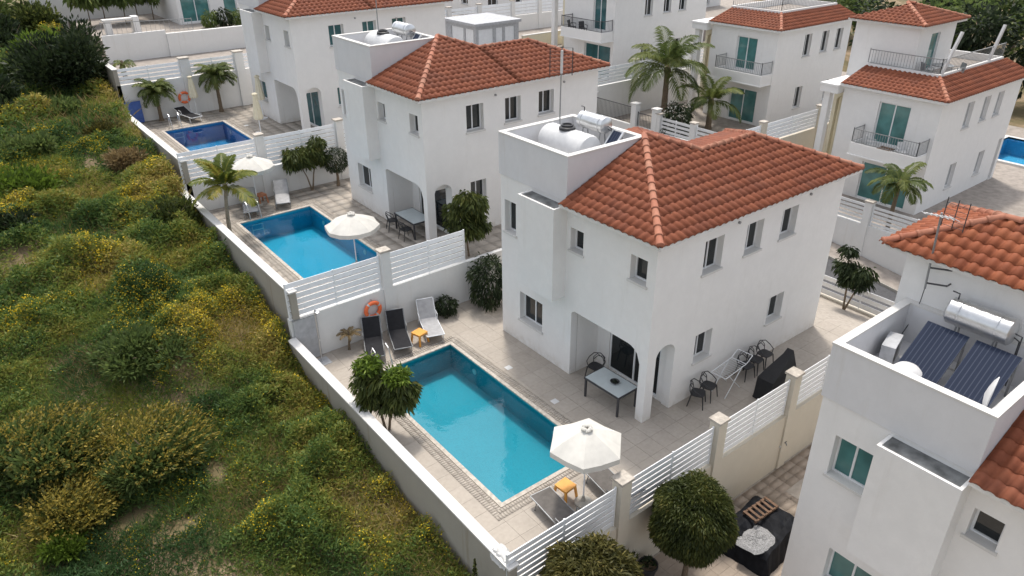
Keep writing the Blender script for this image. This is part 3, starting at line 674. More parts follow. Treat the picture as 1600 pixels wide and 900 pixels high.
# ---------------------------------------------------------------- houses across the street and behind
def railing(parent, pts, h=.95, mat='dark_metal', step=.13, name='railing'):
    m = MB()
    for a, b in zip(pts[:-1], pts[1:]):
        a = Vector(a); b = Vector(b); up = Vector((0, 0, h)); m.bar(a+up, b+up, .04); m.bar(a+up*.08, b+up*.08, .025)
        n = max(1, int((b-a).length/step))
        for i in range(n+1): p = a+(b-a)*i/n; m.bar(p+up*.08, p+up*(1.08 if i in (0, n) else .99), .035 if i in (0, n) else .016)
    return m.build(name, mat, parent)
def street_villa(label, loc, Ly, Lx, door_up, door_dn, balc, sidewins, gl='glass_teal', glside='glass_dark', pent=False, portico=1.2, rail_mat='grey_metal'):
    r = thing('street_villa', label, 'house', loc); H = 6.05; m = MB(); x0, y0, z0 = loc
    facade(m, TX(), 0, Ly, 0, H, [door_up, door_dn], .15); facade(m, TY(), 0, Lx, 0, H, sidewins, .2); facade(m, TXp(Lx), 0, Ly, 0, H); facade(m, TYp(Ly), 0, Lx, 0, H)
    m.build('wall', 'stucco_plain', r)
    for o in (door_up, door_dn): window(r, TX(), *o[:4], gl, 2, .15, False, 'glass_door', .06)
    for o in sidewins: window(r, TY(), *o[:4], glside, 2 if o[1]-o[0] > .6 else 1, .2)
    b0, b1, zb = balc; d = 1.15; m = MB(); m.box(-d, -.003, b0, b1, zb, zb+.18); m.box(-d, -d+.1, b0, b1, zb+.18, zb+.62); m.box(-d+.1, -.003, b0, b0+.1, zb+.18, zb+.62); m.box(-d+.1, -.003, b1-.1, b1, zb+.18, zb+.62)
    m.box(-d-.05, -.003, b0-.05, b1+.05, zb-.06, zb); bo = m.build('balcony', 'stucco_plain', r)
    railing(bo, [(-.06, b0+.05, zb+.62), (-d+.05, b0+.05, zb+.62), (-d+.05, b1-.05, zb+.62), (-.06, b1-.05, zb+.62)], .75, rail_mat)
    f = MB(); e = .3; f.box(-e, Lx+e, -e, -.003, H-.06, H+.05); f.box(-e, -.003, -.003, Ly+.1, H-.06, H+.05); f.box(-e-.03, Lx+e+.03, -e-.05, -e, H-.05, H+.08); f.box(-e-.05, -e, -e, Ly+.1, H-.05, H+.08); f.build('eaves', 'fascia', r)
    z = H+.09; R = Roof(r, 'roof_tile', tm=Vector(loc)); tx_, ty_, zt = 1.9, 1.3, z+.62
    a, b, c, q, p = (-.33, -.33, z), (Lx+.33, -.33, z), (Lx+.33, ty_, zt), (tx_, ty_, zt), (-.33, Ly+.1, z)
    R.slope([a, b, c, q]); R.slope([p, a, q, (tx_, Ly+.1, zt)]); R.ridge(a, q); R.done()
    t = MB(); w = .14; X1, Y1 = Lx, Ly+.1
    for q_ in ((tx_, X1, ty_, ty_+w), (tx_, tx_+w, ty_+w, Y1), (X1-w, X1, ty_+w, Y1), (tx_+w, X1-w, Y1-w, Y1)): t.box(*q_, H-.3, zt+.16)
    tr = t.build('terrace', 'stucco_plain', r); MB().box(tx_+w+.003, X1-w-.003, ty_+w+.003, Y1-w-.003, H-.3, zt-.25).build('terrace_floor', 'pale_paving', tr)
    railing(tr, [(tx_+.07, Y1-.1, zt+.16), (tx_+.07, ty_+.07, zt+.16), (X1-.1, ty_+.07, zt+.16)], .75, rail_mat, .16)
    if portico:
        P0, P1 = Ly+.01, Ly+portico; m = MB(); m.box(-.25, .1, P1-.35, P1, 0, H-.5); m.build('portico_pillar', 'stucco_plain', r)
        m = MB(); ar = lambda u: 4.6+.55*math.sqrt(max(0, 1-((u-(P0+P1)/2)/((P1-P0)/2-.1))**2)); facade(m, TX(.9), P0, P1, 0, H-.5, [(P0+.15, P1-.2, .1, 5.3, ar)], .3); m.box(1.25, 1.3, P0, P1, 0, H-.5); m.build('portico_wall', 'stucco_cream', r)
        m = MB(); m.box(-.45, 2.5, P0+.1, P1+.15, H-.5, H-.12); m.box(-.5, 2.5, P0+.1, P1+.2, H-.12, H-.02); m.build('portico_canopy', 'stucco_plain', r)
    if pent:
        X0, Xp, Y0, Yp, zb, zt2 = 2.3, 6.4, 3.0, Ly+1.3, H-.2, 9.05; m = MB(); facade(m, TX(X0), Y0, Yp, zb, zt2); facade(m, TY(Y0), X0, Xp, zb, zt2, [(3.7, 4.7, 6.6, 8.6)], .12); facade(m, TXp(Xp), Y0, Yp, zb, zt2); facade(m, TYp(Yp), X0, Xp, zb, zt2)
        m.box(4.75, 8.6, Y0-.001+1.2, Y0+1.35, zb, 7.6)
        m.build('penthouse_wall', 'stucco_plain', r); window(r, TY(Y0), 3.7, 4.7, 6.6, 8.6, gl, 1, .12, False, 'terrace_door')
        MB().box(X0-.35, Xp+.35, Y0-.35, Yp+.35, zt2-.04, zt2+.08).build('penthouse_eaves', 'fascia', r)
        R = Roof(r, 'roof_tile', tm=Vector(loc)); z = zt2+.1; a, b, c, d = (X0-.4, Y0-.4, z), (Xp+.4, Y0-.4, z), (Xp+.4, Yp+.4, z), (X0-.4, Yp+.4, z); cx = (X0+Xp)/2; p, q = (cx, Y0+2, z+.75), (cx, Yp-2, z+.75)
        R.slope([a, b, p]); R.slope([d, a, p, q]); R.slope([b, c, q, p]); R.ridge(a, p); R.ridge(b, p); R.ridge(p, q); R.done('penthouse_roof')
    return r
sw = [(3.0, 3.8, 4.15, 5.55), (5.0, 5.8, 4.2, 5.55), (6.7, 7.5, 4.2, 5.55), (2.9, 3.7, .8, 2.2), (6.4, 7.2, .8, 2.2)]
street_villa('white villa with terrace penthouse and balcony chairs at the right edge', (25.5, 4.05, -1.1), 5.3, 9.6, (1.5, 3.2, 3.3, 5.5), (.65, 3.4, .05, 2.15), (.15, 3.75, 2.75), sw+[(8.85, 9.3, .05, 2.5)], pent=True, glside='mirror_cover', portico=1.0)
street_villa('white villa with teal balcony doors behind the tall palms', (28.2, 15.7, .6), 5.1, 8.4, (1.45, 3.0, 3.4, 5.45), (.95, 3.05, .05, 2.2), (.05, 3.7, 2.85), sw, 'glass_teal')
street_villa('white villa at the top edge with dark seats on its balcony', (25.0, 26.75, 2.25), 5.3, 9.9, (.9, 2.2, 3.3, 5.5), (.3, 3.0, .05, 2.3), (.1, 4.4, 2.75), sw, 'glass_tealdark', rail_mat='dark_metal')
def yard(y0, y1, z, x0=20.7, x1=48, zb=None, mat='pale_paving'):
    return tag(MB().box(x0, x1, y0, y1, (zb if zb is not None else z-3.2), z).build('patio', mat), kind='structure')
m = MB(); [m.box(q[0], q[1], q[2], q[3], -4.3, -1.1) for q in rsub((20.7, 48, -14, 11.9), (38.56, 44.44, 1.96, 6.84))]; tag(m.build('patio', 'pale_paving'), kind='structure'); yard(11.9, 23.9, .6); yard(23.9, 33, 2.25); yard(33.05, 60, 3.7, 14, 60)
fence_wall('white slatted fence rising between the two street villas behind the red roof', 11.95, 20.7, 34, -1.1, 1.55, 2.7, [22.3, 28.0], wall='wall_cream', pil='wall_cream', sp=.22)
fence_wall('white slatted fence and pale wall behind the tall palm', 23.9, 20.7, 33, .6, 2.95, 4.1, [24.3, 30.4], wall='wall_white', sp=.22)
fence_wall('low white panelled street wall below the two palms', 20.55, 11.9, 18.3, -1.6, 1.2, 2.2, [15.4, 18.1], 'y', wall='wall_white', sp=.2)
fence_wall('white street wall in front of the villa with dark balcony seats', 20.55, 24.2, 33, 0, 2.4, 3.5, [28], 'y', wall='wall_white', sp=.2)
g = thing('entrance_gate', 'dark iron railing gate between white pillars beyond the silver tank', 'gate', (20.55, 21, .2))
MB().box(-.1, .1, -2.6, 2.9, -1, 1.0).build('plinth', 'wall_white', g)
for yy in (-2.65, -.9, 2.9): q = MB().box(-.2, .2, yy-.2, yy+.2, -1, 2.35).build('pillar', 'wall_white', g); MB().box(-.25, .25, yy-.25, yy+.25, 2.35, 2.42).build('cap', 'coping_white', q)
railing(g, [(0, -.65, 1.0), (0, 2.65, 1.0)], 1.1, 'dark_metal', .12); railing(g, [(0, -2.4, .9), (0, -1.15, .9)], .95, 'dark_metal', .12, 'gate_leaf')
# neighbouring building at the top of the row
r = thing('corner_house', 'pale house with teal glazed doors and a planted terrace at the top left', 'house', (1.9, 49, 4.6)); m = MB()
facade(m, TY(), 0, 6, 0, 6, [(.25, 2.35, 1.3, 4.2), (3.4, 4.4, 1.3, 4.2)], .15); facade(m, TX(), 0, 8, 0, 6); facade(m, TXp(6), 0, 8, 0, 6); m.poly([(0, 0, 6), (6, 0, 6), (6, 8, 6), (0, 8, 6)]); m.build('wall', 'stucco_plain', r)
window(r, TY(), .25, 2.35, 1.3, 4.2, 'glass_teal', 2, .15, False, 'glass_door', .06); window(r, TY(), 3.4, 4.4, 1.3, 4.2, 'glass_teal', 1, .15, False, 'glass_door', .06)
r = thing('terrace_wall', 'long low white retaining wall of the terrace at the top left', 'wall', (0, 45, 4.4)); MB().box(-4.3, -.3, -.1, .1, 0, 1.75).build('wall', 'wall_white', r); MB().box(-.3, 6.5, -.25, .1, 0, 1.52).build('wall', 'wall_white', r)
MB().box(-4.3, 6.5, .1, 14, -.5, 1.4).build('terrace_floor', 'pale_paving', r)
railing(r, [(-4.2, 0, 1.75), (1.6, 0, 1.52)], .8, 'grey_metal', .3)
r = thing('garden_bench', 'masonry bench with pale slab top on the top left terrace', 'bench', (-2.4, 47.6, 5.8)); MB().box(-1.1, -.7, -.3, .3, 0, .9).build('base', 'stucco_plain', r); MB().box(.7, 1.1, -.4, .4, 0, 1.1).build('base', 'stucco_plain', r); MB().box(-1.2, .69, -.35, .35, .9, 1.02).build('top', 'coping_white', r)
r = thing('utility_building', 'small flat-roofed utility building with pale panelled doors behind the second roof', 'shed', (18.3, 34.2, 3.7)); m = MB()
facade(m, TY(), 0, 4, 0, 2.05, [(.25, 1.6, .1, 1.8), (1.85, 2.5, .1, 1.8), (2.7, 3.6, .1, 1.8)], .1); facade(m, TX(), 0, 4, 0, 2.05, [(.3, 1.4, .1, 1.8), (1.6, 3.2, .1, 1.8)], .1); m.build('wall', 'plaster_grey', r)
MB().box(-.15, 4.15, -.15, 4.15, 2.05, 2.25).build('roof_slab', 'plaster_grey', r)
for (a, b) in ((.25, 1.6), (1.85, 2.5), (2.7, 3.6)): MB().box(a+.01, b-.01, .07, .1, .11, 1.79).build('door', 'white_metal', r)
for (a, b) in ((.3, 1.4), (1.6, 3.2)): MB().box(.07, .1, a+.01, b-.01, .11, 1.79).build('door', 'white_metal', r)
fence_wall('white fence panels on pillars far behind the utility building', 41, 15, 33, 3.7, 5.0, 6.1, [18, 20.5, 23.5, 27, 30], sp=.25)
t = thing('cream_wall', 'cream garden wall beside the utility building', 'wall', (24.5, 34, 3)); MB().box(-2, 6, -.1, .1, 0, 1.7).build('wall', 'stucco_cream', t); MB().box(-2.02, 6.02, -.13, .13, 1.7, 1.75).build('coping', 'coping_white', t)
for i, (x, y, z, sx, sy, sz, lab) in enumerate(((30, 50, 3.6, 12, 8, 4.2, 'plain white house block at the top centre edge'), (12, 56, 4.5, 10, 8, 3.2, 'distant pale house block behind the third villa'), (44, 40, 3, 10, 9, 6, 'pale house block at the top edge behind the palms'))):
    r = thing('house_block', lab, 'house', (x, y, z)); m = MB(); ops = [(1+k*3, 2.2+k*3, 1, 2.3) for k in range(3)]; facade(m, TY(), 0, sx, 0, sz, ops); facade(m, TX(), 0, sy, 0, sz, [(2, 3.2, 1, 2.2)]); facade(m, TXp(sx), 0, sy, 0, sz); m.poly([(0, 0, sz-.2), (sx, 0, sz-.2), (sx, sy, sz-.2), (0, sy, sz-.2)]); m.build('wall', 'stucco_plain', r)
    for o in ops: window(r, TY(), *o, 'glass_dark', 2)
    window(r, TX(), 2, 3.2, 1, 2.2, 'glass_dark', 2)
r = thing('swimming_pool', 'bright blue pool corner beyond the right edge villa', 'pool', (41, 4.6, -1.1)); MB().box(-2.4, 3.4, -2.6, 2.2, -1.2, -1.1).poly([(-2.4, 2.2, -1.1), (3.4, 2.2, -1.1), (3.4, 2.2, .1), (-2.4, 2.2, .1)]).poly([(3.4, -2.6, -1.1), (3.4, 2.2, -1.1), (3.4, 2.2, .1), (3.4, -2.6, .1)]).build('basin', 'basin_sky', r)
MB().poly([(-2.4, -2.6, .02), (3.4, -2.6, .02), (3.4, 2.2, .02), (-2.4, 2.2, .02)]).build('water', 'water', r); MB().box(-2.7, 3.7, 2.2, 2.5, 0, .13).box(3.4, 3.7, -2.6, 2.2, 0, .13).box(-2.7, -2.4, -2.6, 2.2, 0, .13).build('coping', 'coping_white', r)
# ---------------------------------------------------------------- roof-top plant
def tank(label, loc):
    r = thing('water_tank', label, 'tank', loc); m = MB(); L, R = 1.05, .52
    m.lathe([(.05, -L-.06), (R*.6, -L-.04), (R*.93, -L+.05), (R, -L+.16)]+[(R*(1 if i % 2 else .975), -L+.2+(2*L-.4)*i/10) for i in range(11)]+[(R, L-.16), (R*.93, L-.05), (R*.6, L+.04), (.05, L+.06)], (0, 0, R), 22, 'y'); m.build('body', 'white_plastic', r, True)
    lid = MB().lathe([(.27, 0), (.27, .07), (.24, .1), (.05, .12)], (0, .1, 2*R-.04), 18).build('lid', 'black_plastic', r, True)
    MB().tube([(math.cos(a)*.18, .1+math.sin(a)*.18, 2*R+.1) for a in np.linspace(0, 6.28, 13)], .03, 6).build('lid_ring', 'black_plastic', lid, True)
    for yy in (-.6, .6): MB().box(-.4, .4, yy-.06, yy+.06, -.02, .16).build('cradle', 'grey_metal', r)
    return r
def heater(label, loc, rz=0, h=.95, L=.58, R=.27):
    r = thing('water_heater', label, 'heater', loc, rz)
    b = MB().lathe([(.03, -L-.05), (R*.8, -L-.03), (R, -L+.02), (R, L-.02), (R*.8, L+.03), (.03, L+.05)], (0, 0, h+R), 24, 'y').build('drum', 'silver', r, True)
    for s in (-1, 1):
        MB().tube([(-.22, s*.4, 0), (-.1, s*.4, h+.03), (.1, s*.4, h+.03), (.22, s*.4, 0)], .022, 6).build('stand', 'grey_metal', r); MB().tube([(math.cos(a)*(R+.006), s*.4, h+R+math.sin(a)*(R+.006)) for a in np.linspace(0, 6.28, 20)], .012, 5).build('strap', 'silver', b)
    MB().tube([(0, L-.1, h+2*R), (0, L-.1, h+2*R+.13), (.02, L+.06, h+2*R+.13)], .018, 6).build('pipe', 'dark_metal', r, True); MB().tube([(0, -L-.03, h+R), (.05, -L-.18, h+R-.05), (.05, -L-.2, .05)], .016, 6).build('pipe', 'dark_metal', r, True); MB().tube([(.05, -L-.03, h+R-.12), (.12, -L-.14, h+.1), (.12, -L-.16, .1)], .016, 6).build('pipe', 'dark_metal', r, True)
    return r
def grid_antenna(label, loc, h):
    r = thing('antenna', label, 'antenna', loc); MB().tube([(0, 0, 0), (0, 0, h*.5), (.02, 0, h)], [.026, .022, .018], 6).build('mast', 'grey_metal', r)
    m = MB(); z0 = h-.85
    for s in (-.28, .28): m.bar((s, -s*.8, z0), (s, -s*.8, h), .02)
    for i in range(9): z = z0+.05+i*.1; m.bar((-.28, .224, z), (.28, -.224, z), .008)
    m.build('reflector', 'dark_metal', r); m = MB(); m.bar((0, 0, h-.4), (-.12, -.15, h-.4), .03); m.box(-.14, -.08, -.18, -.12, h-.75, h-.05); m.build('dipoles', 'white_plastic', r); return r
tank('white plastic water tank with black lid in the nearest roof-top enclosure', (1.7, 5.55, 6.58)); tank('white plastic water tank on the second villa roof-top', (1.99, 17.9, 7.98))
heater('silver water heater drum on the nearest roof-top above the white tank', (2.6, 5.35, 6.5)); heater('silver water heater drum on the second villa roof-top', (2.85, 17.7, 7.9))
grid_antenna('tall antenna mast with wire grid on the nearest roof-top enclosure', (1.95, 6.3, 6.5), 3.5); grid_antenna('thin antenna mast on the second villa roof-top', (2.1, 18.6, 7.9), 3.4)
for nm, (x, y, z), lab in (('a', (2.35, 4.35, 6.5), 'narrow upright solar collector edge beside the nearest roof-top heater'), ('b', (2.64, 16.7, 7.9), 'narrow upright solar collector edge on the second villa roof-top')):
    r = thing('solar_panel', lab, 'solar panel', (x, y, z)); MB().poly([(-.45, -.25, .25), (.35, -.25, 1.15), (.35, .18, 1.15), (-.45, .18, .25)]).poly([(-.45, -.25, .2), (.35, -.25, 1.1), (.35, .18, 1.1), (-.45, .18, .2)]).build('collector', 'solar', r); MB().bar((-.45, -.25, .24), (.35, -.25, 1.14), .07, .05).bar((-.45, .18, .24), (.35, .18, 1.14), .05).bar((.35, -.25, 1.12), (.35, .18, 1.12), .05).build('frame', 'silver', r); MB().bar((.35, -.2, 0), (.35, -.2, 1.1), .03).bar((-.4, -.2, 0), (-.4, -.2, .3), .03).build('stand', 'grey_metal', r)
heater('silver water heater drum against the wall above the solar panels', (2.8, -7.0, 4.5), 0, 1.05, .66, .31)
for y, lab in ((-6.53, 'dark blue solar panel nearer the air conditioner on the foreground roof'), (-7.6, 'dark blue solar panel with the white dish in front')):
    r = thing('solar_panel', lab, 'solar panel', (1.9, y, 4.5)); ax = math.atan2(.85, 1.25); M = Matrix.Rotation(-ax, 4, 'Y')
    p = MB().box(-.72, .72, -.46, .46, 0, .03).build('collector', 'solar', r); p.matrix_local = Matrix.Translation((0, 0, .62)) @ M
    f = MB(); f.box(-.76, .76, -.5, -.46, -.03, .045); f.box(-.76, .76, .46, .5, -.03, .045); f.box(-.76, -.72, -.46, .46, -.03, .045); f.box(.72, .76, -.46, .46, -.03, .045); q = f.build('frame', 'fascia', r); q.matrix_local = p.matrix_local.copy()
    MB().bar((.6, -.4, 0), (.6, -.4, .85), .04).bar((.6, .4, 0), (.6, .4, .85), .04).bar((-.6, -.4, 0), (-.6, -.4, .3), .04).bar((-.6, .4, 0), (-.6, .4, .3), .04).build('stand', 'grey_metal', r)
r = thing('air_conditioner', 'grey air conditioner box in the corner of the foreground roof', 'air conditioner', (1.85, -5.68, 4.5), .25); MB().box(-.38, .38, -.15, .15, .05, .58).build('case', 'plaster_grey', r); MB().lathe([(.22, 0), (.22, .02), (.05, .025)], (-.1, -.15, .32), 18, 'y').build('fan_grille', 'dark_metal', r); MB().box(-.36, .36, -.13, .13, 0, .05).build('foot', 'dark_metal', r)
r = thing('vent_dome', 'white plastic tank lid beside the left solar panel', 'tank', (.75, -6.55, 4.5)); MB().lathe([(.3, 0), (.3, .5), (.27, .56), (.3, .6), (.3, .66), (.22, .75), (.05, .78)], (0, 0, 0), 20).build('body', 'white_plastic', r, True)
r = thing('satellite_dish', 'white dish seen edge-on over the right solar panel', 'dish', (.55, -8.2, 4.5), .15)
d = MB().lathe([(.01, .09), (.15, .07), (.3, .03), (.4, -.02), (.4, -.035), (.3, .012), (.15, .05), (.01, .07)], (0, 0, 0), 24, 'y').build('reflector', 'white_plastic', r, True); d.location = (0, 0, 1.05); d.rotation_euler = (.04, 0, .05); MB().tube([(0, .02, 0), (0, .02, 1.0)], .02, 6).tube([(0, 0, .7), (0, -.4, .95)], .012, 5).build('mast', 'grey_metal', r)
r = thing('antenna', 'rooftop antenna on a bracketed mast against the foreground upper wall', 'antenna', (3.05, -5.6, 6.0)); MB().tube([(0, 0, 0), (0, .06, 1.1), (0, .1, 1.9)], .026, 6).build('mast', 'grey_metal', r)
for z in (.15, .55): MB().tube([(0, 0, z), (.0, -.45, z+.1), (.17, -.45, z+.1)], .022, 6).build('bracket', 'dark_metal', r)
m = MB(); m.bar((-.45, .3, 1.95), (.25, -.1, 1.75), .03)
for i in range(7): t = i/6; p = Vector((-.45+.7*t, .3-.4*t, 1.95-.2*t)); L = .1+.14*t; m.bar(p+Vector((.3, .55, 0))*L*1.2, p-Vector((.3, .55, 0))*L*1.2, .012)
m.build('boom', 'white_plastic', r); m = MB()
for s in (-.25, 0, .25): m.bar((.25+.1*s, -.1+s, 1.5), (.25+.1*s, -.1+s, 2.2), .018)
for i in range(5): m.bar((.22, -.36, 1.55+i*.13), (.28, .16, 1.55+i*.13), .008)
m.build('reflector', 'dark_metal', r); MB().tube([(0, 0, .1), (.1, .05, -.4), (.05, .1, -.9), (-.1, .2, -1.4)], .01, 4).build('cable', 'black_plastic', r)
# ---------------------------------------------------------------- garden furniture
def lounger(label, loc, rz, sling='sling_dark', back=55, group=None, frame='grey_metal'):
    r = thing('sun_lounger', label, 'sun lounger', loc, rz, group); a = math.radians(back); hz = .32; w = .3     # foot towards -Y, head +Y
    hp = Vector((0, .25, hz)); top = hp+Vector((0, math.cos(a)*.75, math.sin(a)*.75)); foot = Vector((0, -1.05, hz))
    MB().box(-w, w, foot.y, hp.y, hz-.01, hz+.012).build('seat', sling, r)
    m = MB(); m.bar(hp+Vector((0, 0, .004)), top, 2*w, .02, (0, -math.sin(a), math.cos(a))); m.build('backrest', sling, r)
    f = MB()
    for s in (-1, 1): X = Vector((s*(w+.02), 0, 0)); f.tube([foot+X, hp+X, top+X], .018, 6); f.tube([Vector((s*(w+.02), .1, hz)), Vector((s*(w+.04), .1, hz+.2)), Vector((s*(w+.04), .38, hz+.22))], .015, 5)
    f.tube([foot-Vector((w, 0, 0)), foot+Vector((w, 0, 0))], .018, 6).tube([top-Vector((w, 0, 0)), top+Vector((w, 0, 0))], .018, 6); f.build('frame', frame, r, True)
    for s in (-1, 1):
        for yy, dy in ((-.75, -.08), (.35, .12)): MB().tube([(s*(w+.02), yy, hz), (s*(w+.02), yy+dy, 0)], .018, 6).build('leg', frame, r)
    MB().box(-.26, .26, -.9, -.885, 0, .02).build('foot_bar', frame, r) if False else None
    return r
lounger('black sun lounger directly below the orange life ring', (-4.38, 8.85, 0), -.42, 'sling_dark', 62); lounger('black sun lounger between the life ring and the orange side table', (-3.42, 8.75, 0), -.35, 'sling_dark', 62)
lounger('pale grey sun lounger nearest the small dark bush', (-2.1, 8.75, 0), -.33, 'sling_grey', 58, frame='white_metal')
lounger('dark lounger at the pool corner, left of the near orange table', (-4.62, -1.62, 0), 3.05, 'sling_taupe', 40); lounger('dark lounger half hidden beneath the near white parasol', (-2.9, -1.72, 0), 3.0, 'sling_taupe', 40)
lounger('grey lounger under the far parasol beside the middle pool', (-4.1, 20.9, 1.4), -.3, 'sling_grey', 40); lounger('grey lounger by the middle pool nearest the leafy tree', (-2.5, 21.0, 1.4), -.35, 'sling_grey', 45)
lounger('pale lounger beside the ladder of the deep blue pool', (-2.9, 33.2, 2.85), .2, 'sling_dark', 20, frame='white_metal')
def side_table(label, loc, rz, mat='orange_plastic'):
    r = thing('side_table', label, 'table', loc, rz); m = MB(); s = .21
    m.box(-s, s, -s, s, .42, .45); m.box(-s+.01, s-.01, -s+.01, -s+.03, .37, .42); m.box(-s+.01, s-.01, s-.03, s-.01, .37, .42); m.box(-s+.01, -s+.03, -s+.03, s-.03, .37, .42); m.box(s-.03, s-.01, -s+.03, s-.03, .37, .42); m.build('top', mat, r)
    for x in (-1, 1):
        for y in (-1, 1): m = MB(); a = Vector((x*(s-.035), y*(s-.035), .42)); b = Vector((x*(s+.01), y*(s+.01), 0)); m.bar(a, b, .055); m.build('leg', mat, r)
    return r
side_table('orange plastic side table between the black and pale loungers', (-2.88, 8.17, 0), .25); side_table('orange plastic side table under the near white parasol', (-3.92, -.9, 0), .1)
side_table('reddish side table between the two middle pool loungers', (-3.35, 21.5, 1.4), .2, 'terracotta')
def parasol(label, loc, R=1.02, n=8, h=2.1, rot=.2, mat='canvas'):
    r = thing('parasol', label, 'parasol', loc, rot); m = MB(); rise = .42; sub = 5
    for k in range(n):
        a0, a1 = 2*math.pi*k/n, 2*math.pi*(k+1)/n
        def P(t, u):
            rr = .12+(R-.12)*t; c = Vector((math.cos(a0), math.sin(a0), 0))*(1-u)+Vector((math.cos(a1), math.sin(a1), 0))*u
            return c*rr+Vector((0, 0, h+rise*(1-t)-.035*math.sin(math.pi*u)*t+.03*math.sin(math.pi*t)))
        for i in range(sub):
            for j in range(2): m.poly([P(i/sub, j/2), P((i+1)/sub, j/2), P((i+1)/sub, (j+1)/2), P(i/sub, (j+1)/2)])
    m.build('canopy', mat, r); v = MB()
    for k in range(n):                                        # valance flaps
        a0, a1 = 2*math.pi*k/n, 2*math.pi*(k+1)/n; p = Vector((math.cos(a0)*R, math.sin(a0)*R, h)); q = Vector((math.cos(a1)*R, math.sin(a1)*R, h)); mid = (p+q)/2-Vector((0, 0, .035)); dn = Vector((0, 0, -.15))
        v.poly([p, mid, mid+dn*1.1, p+dn]); v.poly([mid, q, q+dn, mid+dn*1.1])
    v.build('valance', mat, r)
    c = MB()
    for i in range(12): a = i*.52; c.lathe([(.01, 0), (.05, .02), (.06, .05), (.03, .08), (.005, .09)], (math.cos(a)*.1, math.sin(a)*.1, h+rise-.02+.02*(i % 3)), 6)
    c.build('top_knot', mat, r, True); MB().tube([(0, 0, 0), (0, 0, h+rise)], .022, 8).build('pole', 'white_metal', r, True); MB().lathe([(.24, 0), (.24, .05), (.06, .1), (.03, .25)], (0, 0, 0), 18).build('base', 'kerb', r)
    m = MB()
    for k in range(n): a = 2*math.pi*k/n; m.bar((0, 0, h+rise-.05), (math.cos(a)*R*.98, math.sin(a)*R*.98, h-.012), .014); m.bar((0, 0, h-.25), (math.cos(a)*R*.5, math.sin(a)*R*.5, h+rise*.45), .01)
    m.build('ribs', 'white_metal', r); return r
parasol('open white parasol at the near corner of the large turquoise pool', (-3.68, -1.35, 0), 1.0, 6, 2.05, .75); parasol('open white parasol by the fence at the near end of the middle pool', (-2.95, 12.6, 1.4), 1.05, 8, 1.75)
parasol('open white parasol at the far end of the middle pool behind the palm', (-3.6, 21.3, 1.4), 1.05, 8, 1.95)
def folded(label, loc, h=2.2):
    r = thing('parasol', label, 'parasol', loc); m = MB(); n = 16; V = []
    for (t, rad) in ((h*.45, .2), (h*.5, .21), (h*.75, .14), (h*.93, .09), (h*.97, .13), (h, .04)):
        for j in range(n): a = 2*math.pi*j/n; q = rad*(1+.22*(j % 2)); V.append((math.cos(a)*q, math.sin(a)*q, t))
    m.v = V; m.f = [(k*n+j, k*n+(j+1) % n, (k+1)*n+(j+1) % n, (k+1)*n+j) for k in range(5) for j in range(n)]; m.build('canopy', 'canvas_cream', r); MB().tube([(0, 0, 0), (0, 0, h)], .025, 8).build('pole', 'white_metal', r); MB().lathe([(.25, 0), (.25, .06), (.05, .1)], (0, 0, 0), 16).build('base', 'white_plastic', r)
folded('folded cream parasol beside the pillar at the deep blue pool', (-1.1, 26.6, 2.85), 2.5); folded('folded cream parasol standing by the third villa porch', (.55, 30.6, 2.85), 2.5); folded('folded white parasol against the far wall behind the life ring', (-2.2, 33.9, 2.85), 2.3)
def life_ring(label, loc, R=.28):
    r = thing('life_ring', label, 'life ring', loc); N = 32
    body = MB().tube([(math.cos(a)*R, 0, math.sin(a)*R) for a in np.linspace(0, 2*math.pi, N+1)], .075, 10, False).build('ring', 'ring_orange', r, True)
    for k in range(4): a0 = k*math.pi/2+.5; MB().tube([(math.cos(a)*R, 0, math.sin(a)*R) for a in np.linspace(a0, a0+.22, 4)], .079, 10).build('band', 'ring_white', body, True)
    MB().tube([(0, .02, .38), (0, .1, .38)], .012, 6).build('hook', 'grey_metal', r); return r
life_ring('orange life ring on the white wall behind the black loungers', (-3.93, 9.54, 1.12)); life_ring('orange life ring on the far wall between the small palms', (-2.62, 34.28, 3.88))
def dining(label, loc, L, Wd, rz=0):
    r = thing('dining_table', label, 'table', loc, rz); MB().box(-Wd/2, Wd/2, -L/2, L/2, .72, .745).build('top', 'table_glass', r)
    f = MB(); f.box(-Wd/2-.02, Wd/2+.02, -L/2-.02, -L/2, .68, .75); f.box(-Wd/2-.02, Wd/2+.02, L/2, L/2+.02, .68, .75); f.box(-Wd/2-.02, -Wd/2, -L/2, L/2, .68, .75); f.box(Wd/2, Wd/2+.02, -L/2, L/2, .68, .75); f.build('frame', 'dark_metal', r)
    for x in (-1, 1):
        for y in (-1, 1): MB().bar((x*(Wd/2-.03), y*(L/2-.03), 0), (x*(Wd/2-.03), y*(L/2-.03), .68), .06).build('leg', 'dark_metal', r)
    return r
dining('glass-topped dining table with dark legs in front of the nearest porch', (.02, 1.4, 0), 1.45, .88, .03); dining('glass-topped dining table under the middle villa porch', (.55, 14.05, 1.4), 1.6, .9)
r = thing('bowl', 'small dark bowl in the middle of the nearest dining table', 'bowl', (.08, 1.3, .745)); MB().lathe([(.05, 0), (.12, .03), (.15, .07), (.14, .075), (.1, .035), (.02, .02)], (0, 0, 0), 16).build('dish', 'black_plastic', r, True); MB().lathe([(.02, .02), (.09, .05), (.05, .1), (.01, .12)], (0, 0, 0), 8).build('contents', 'leaf_dark', r)
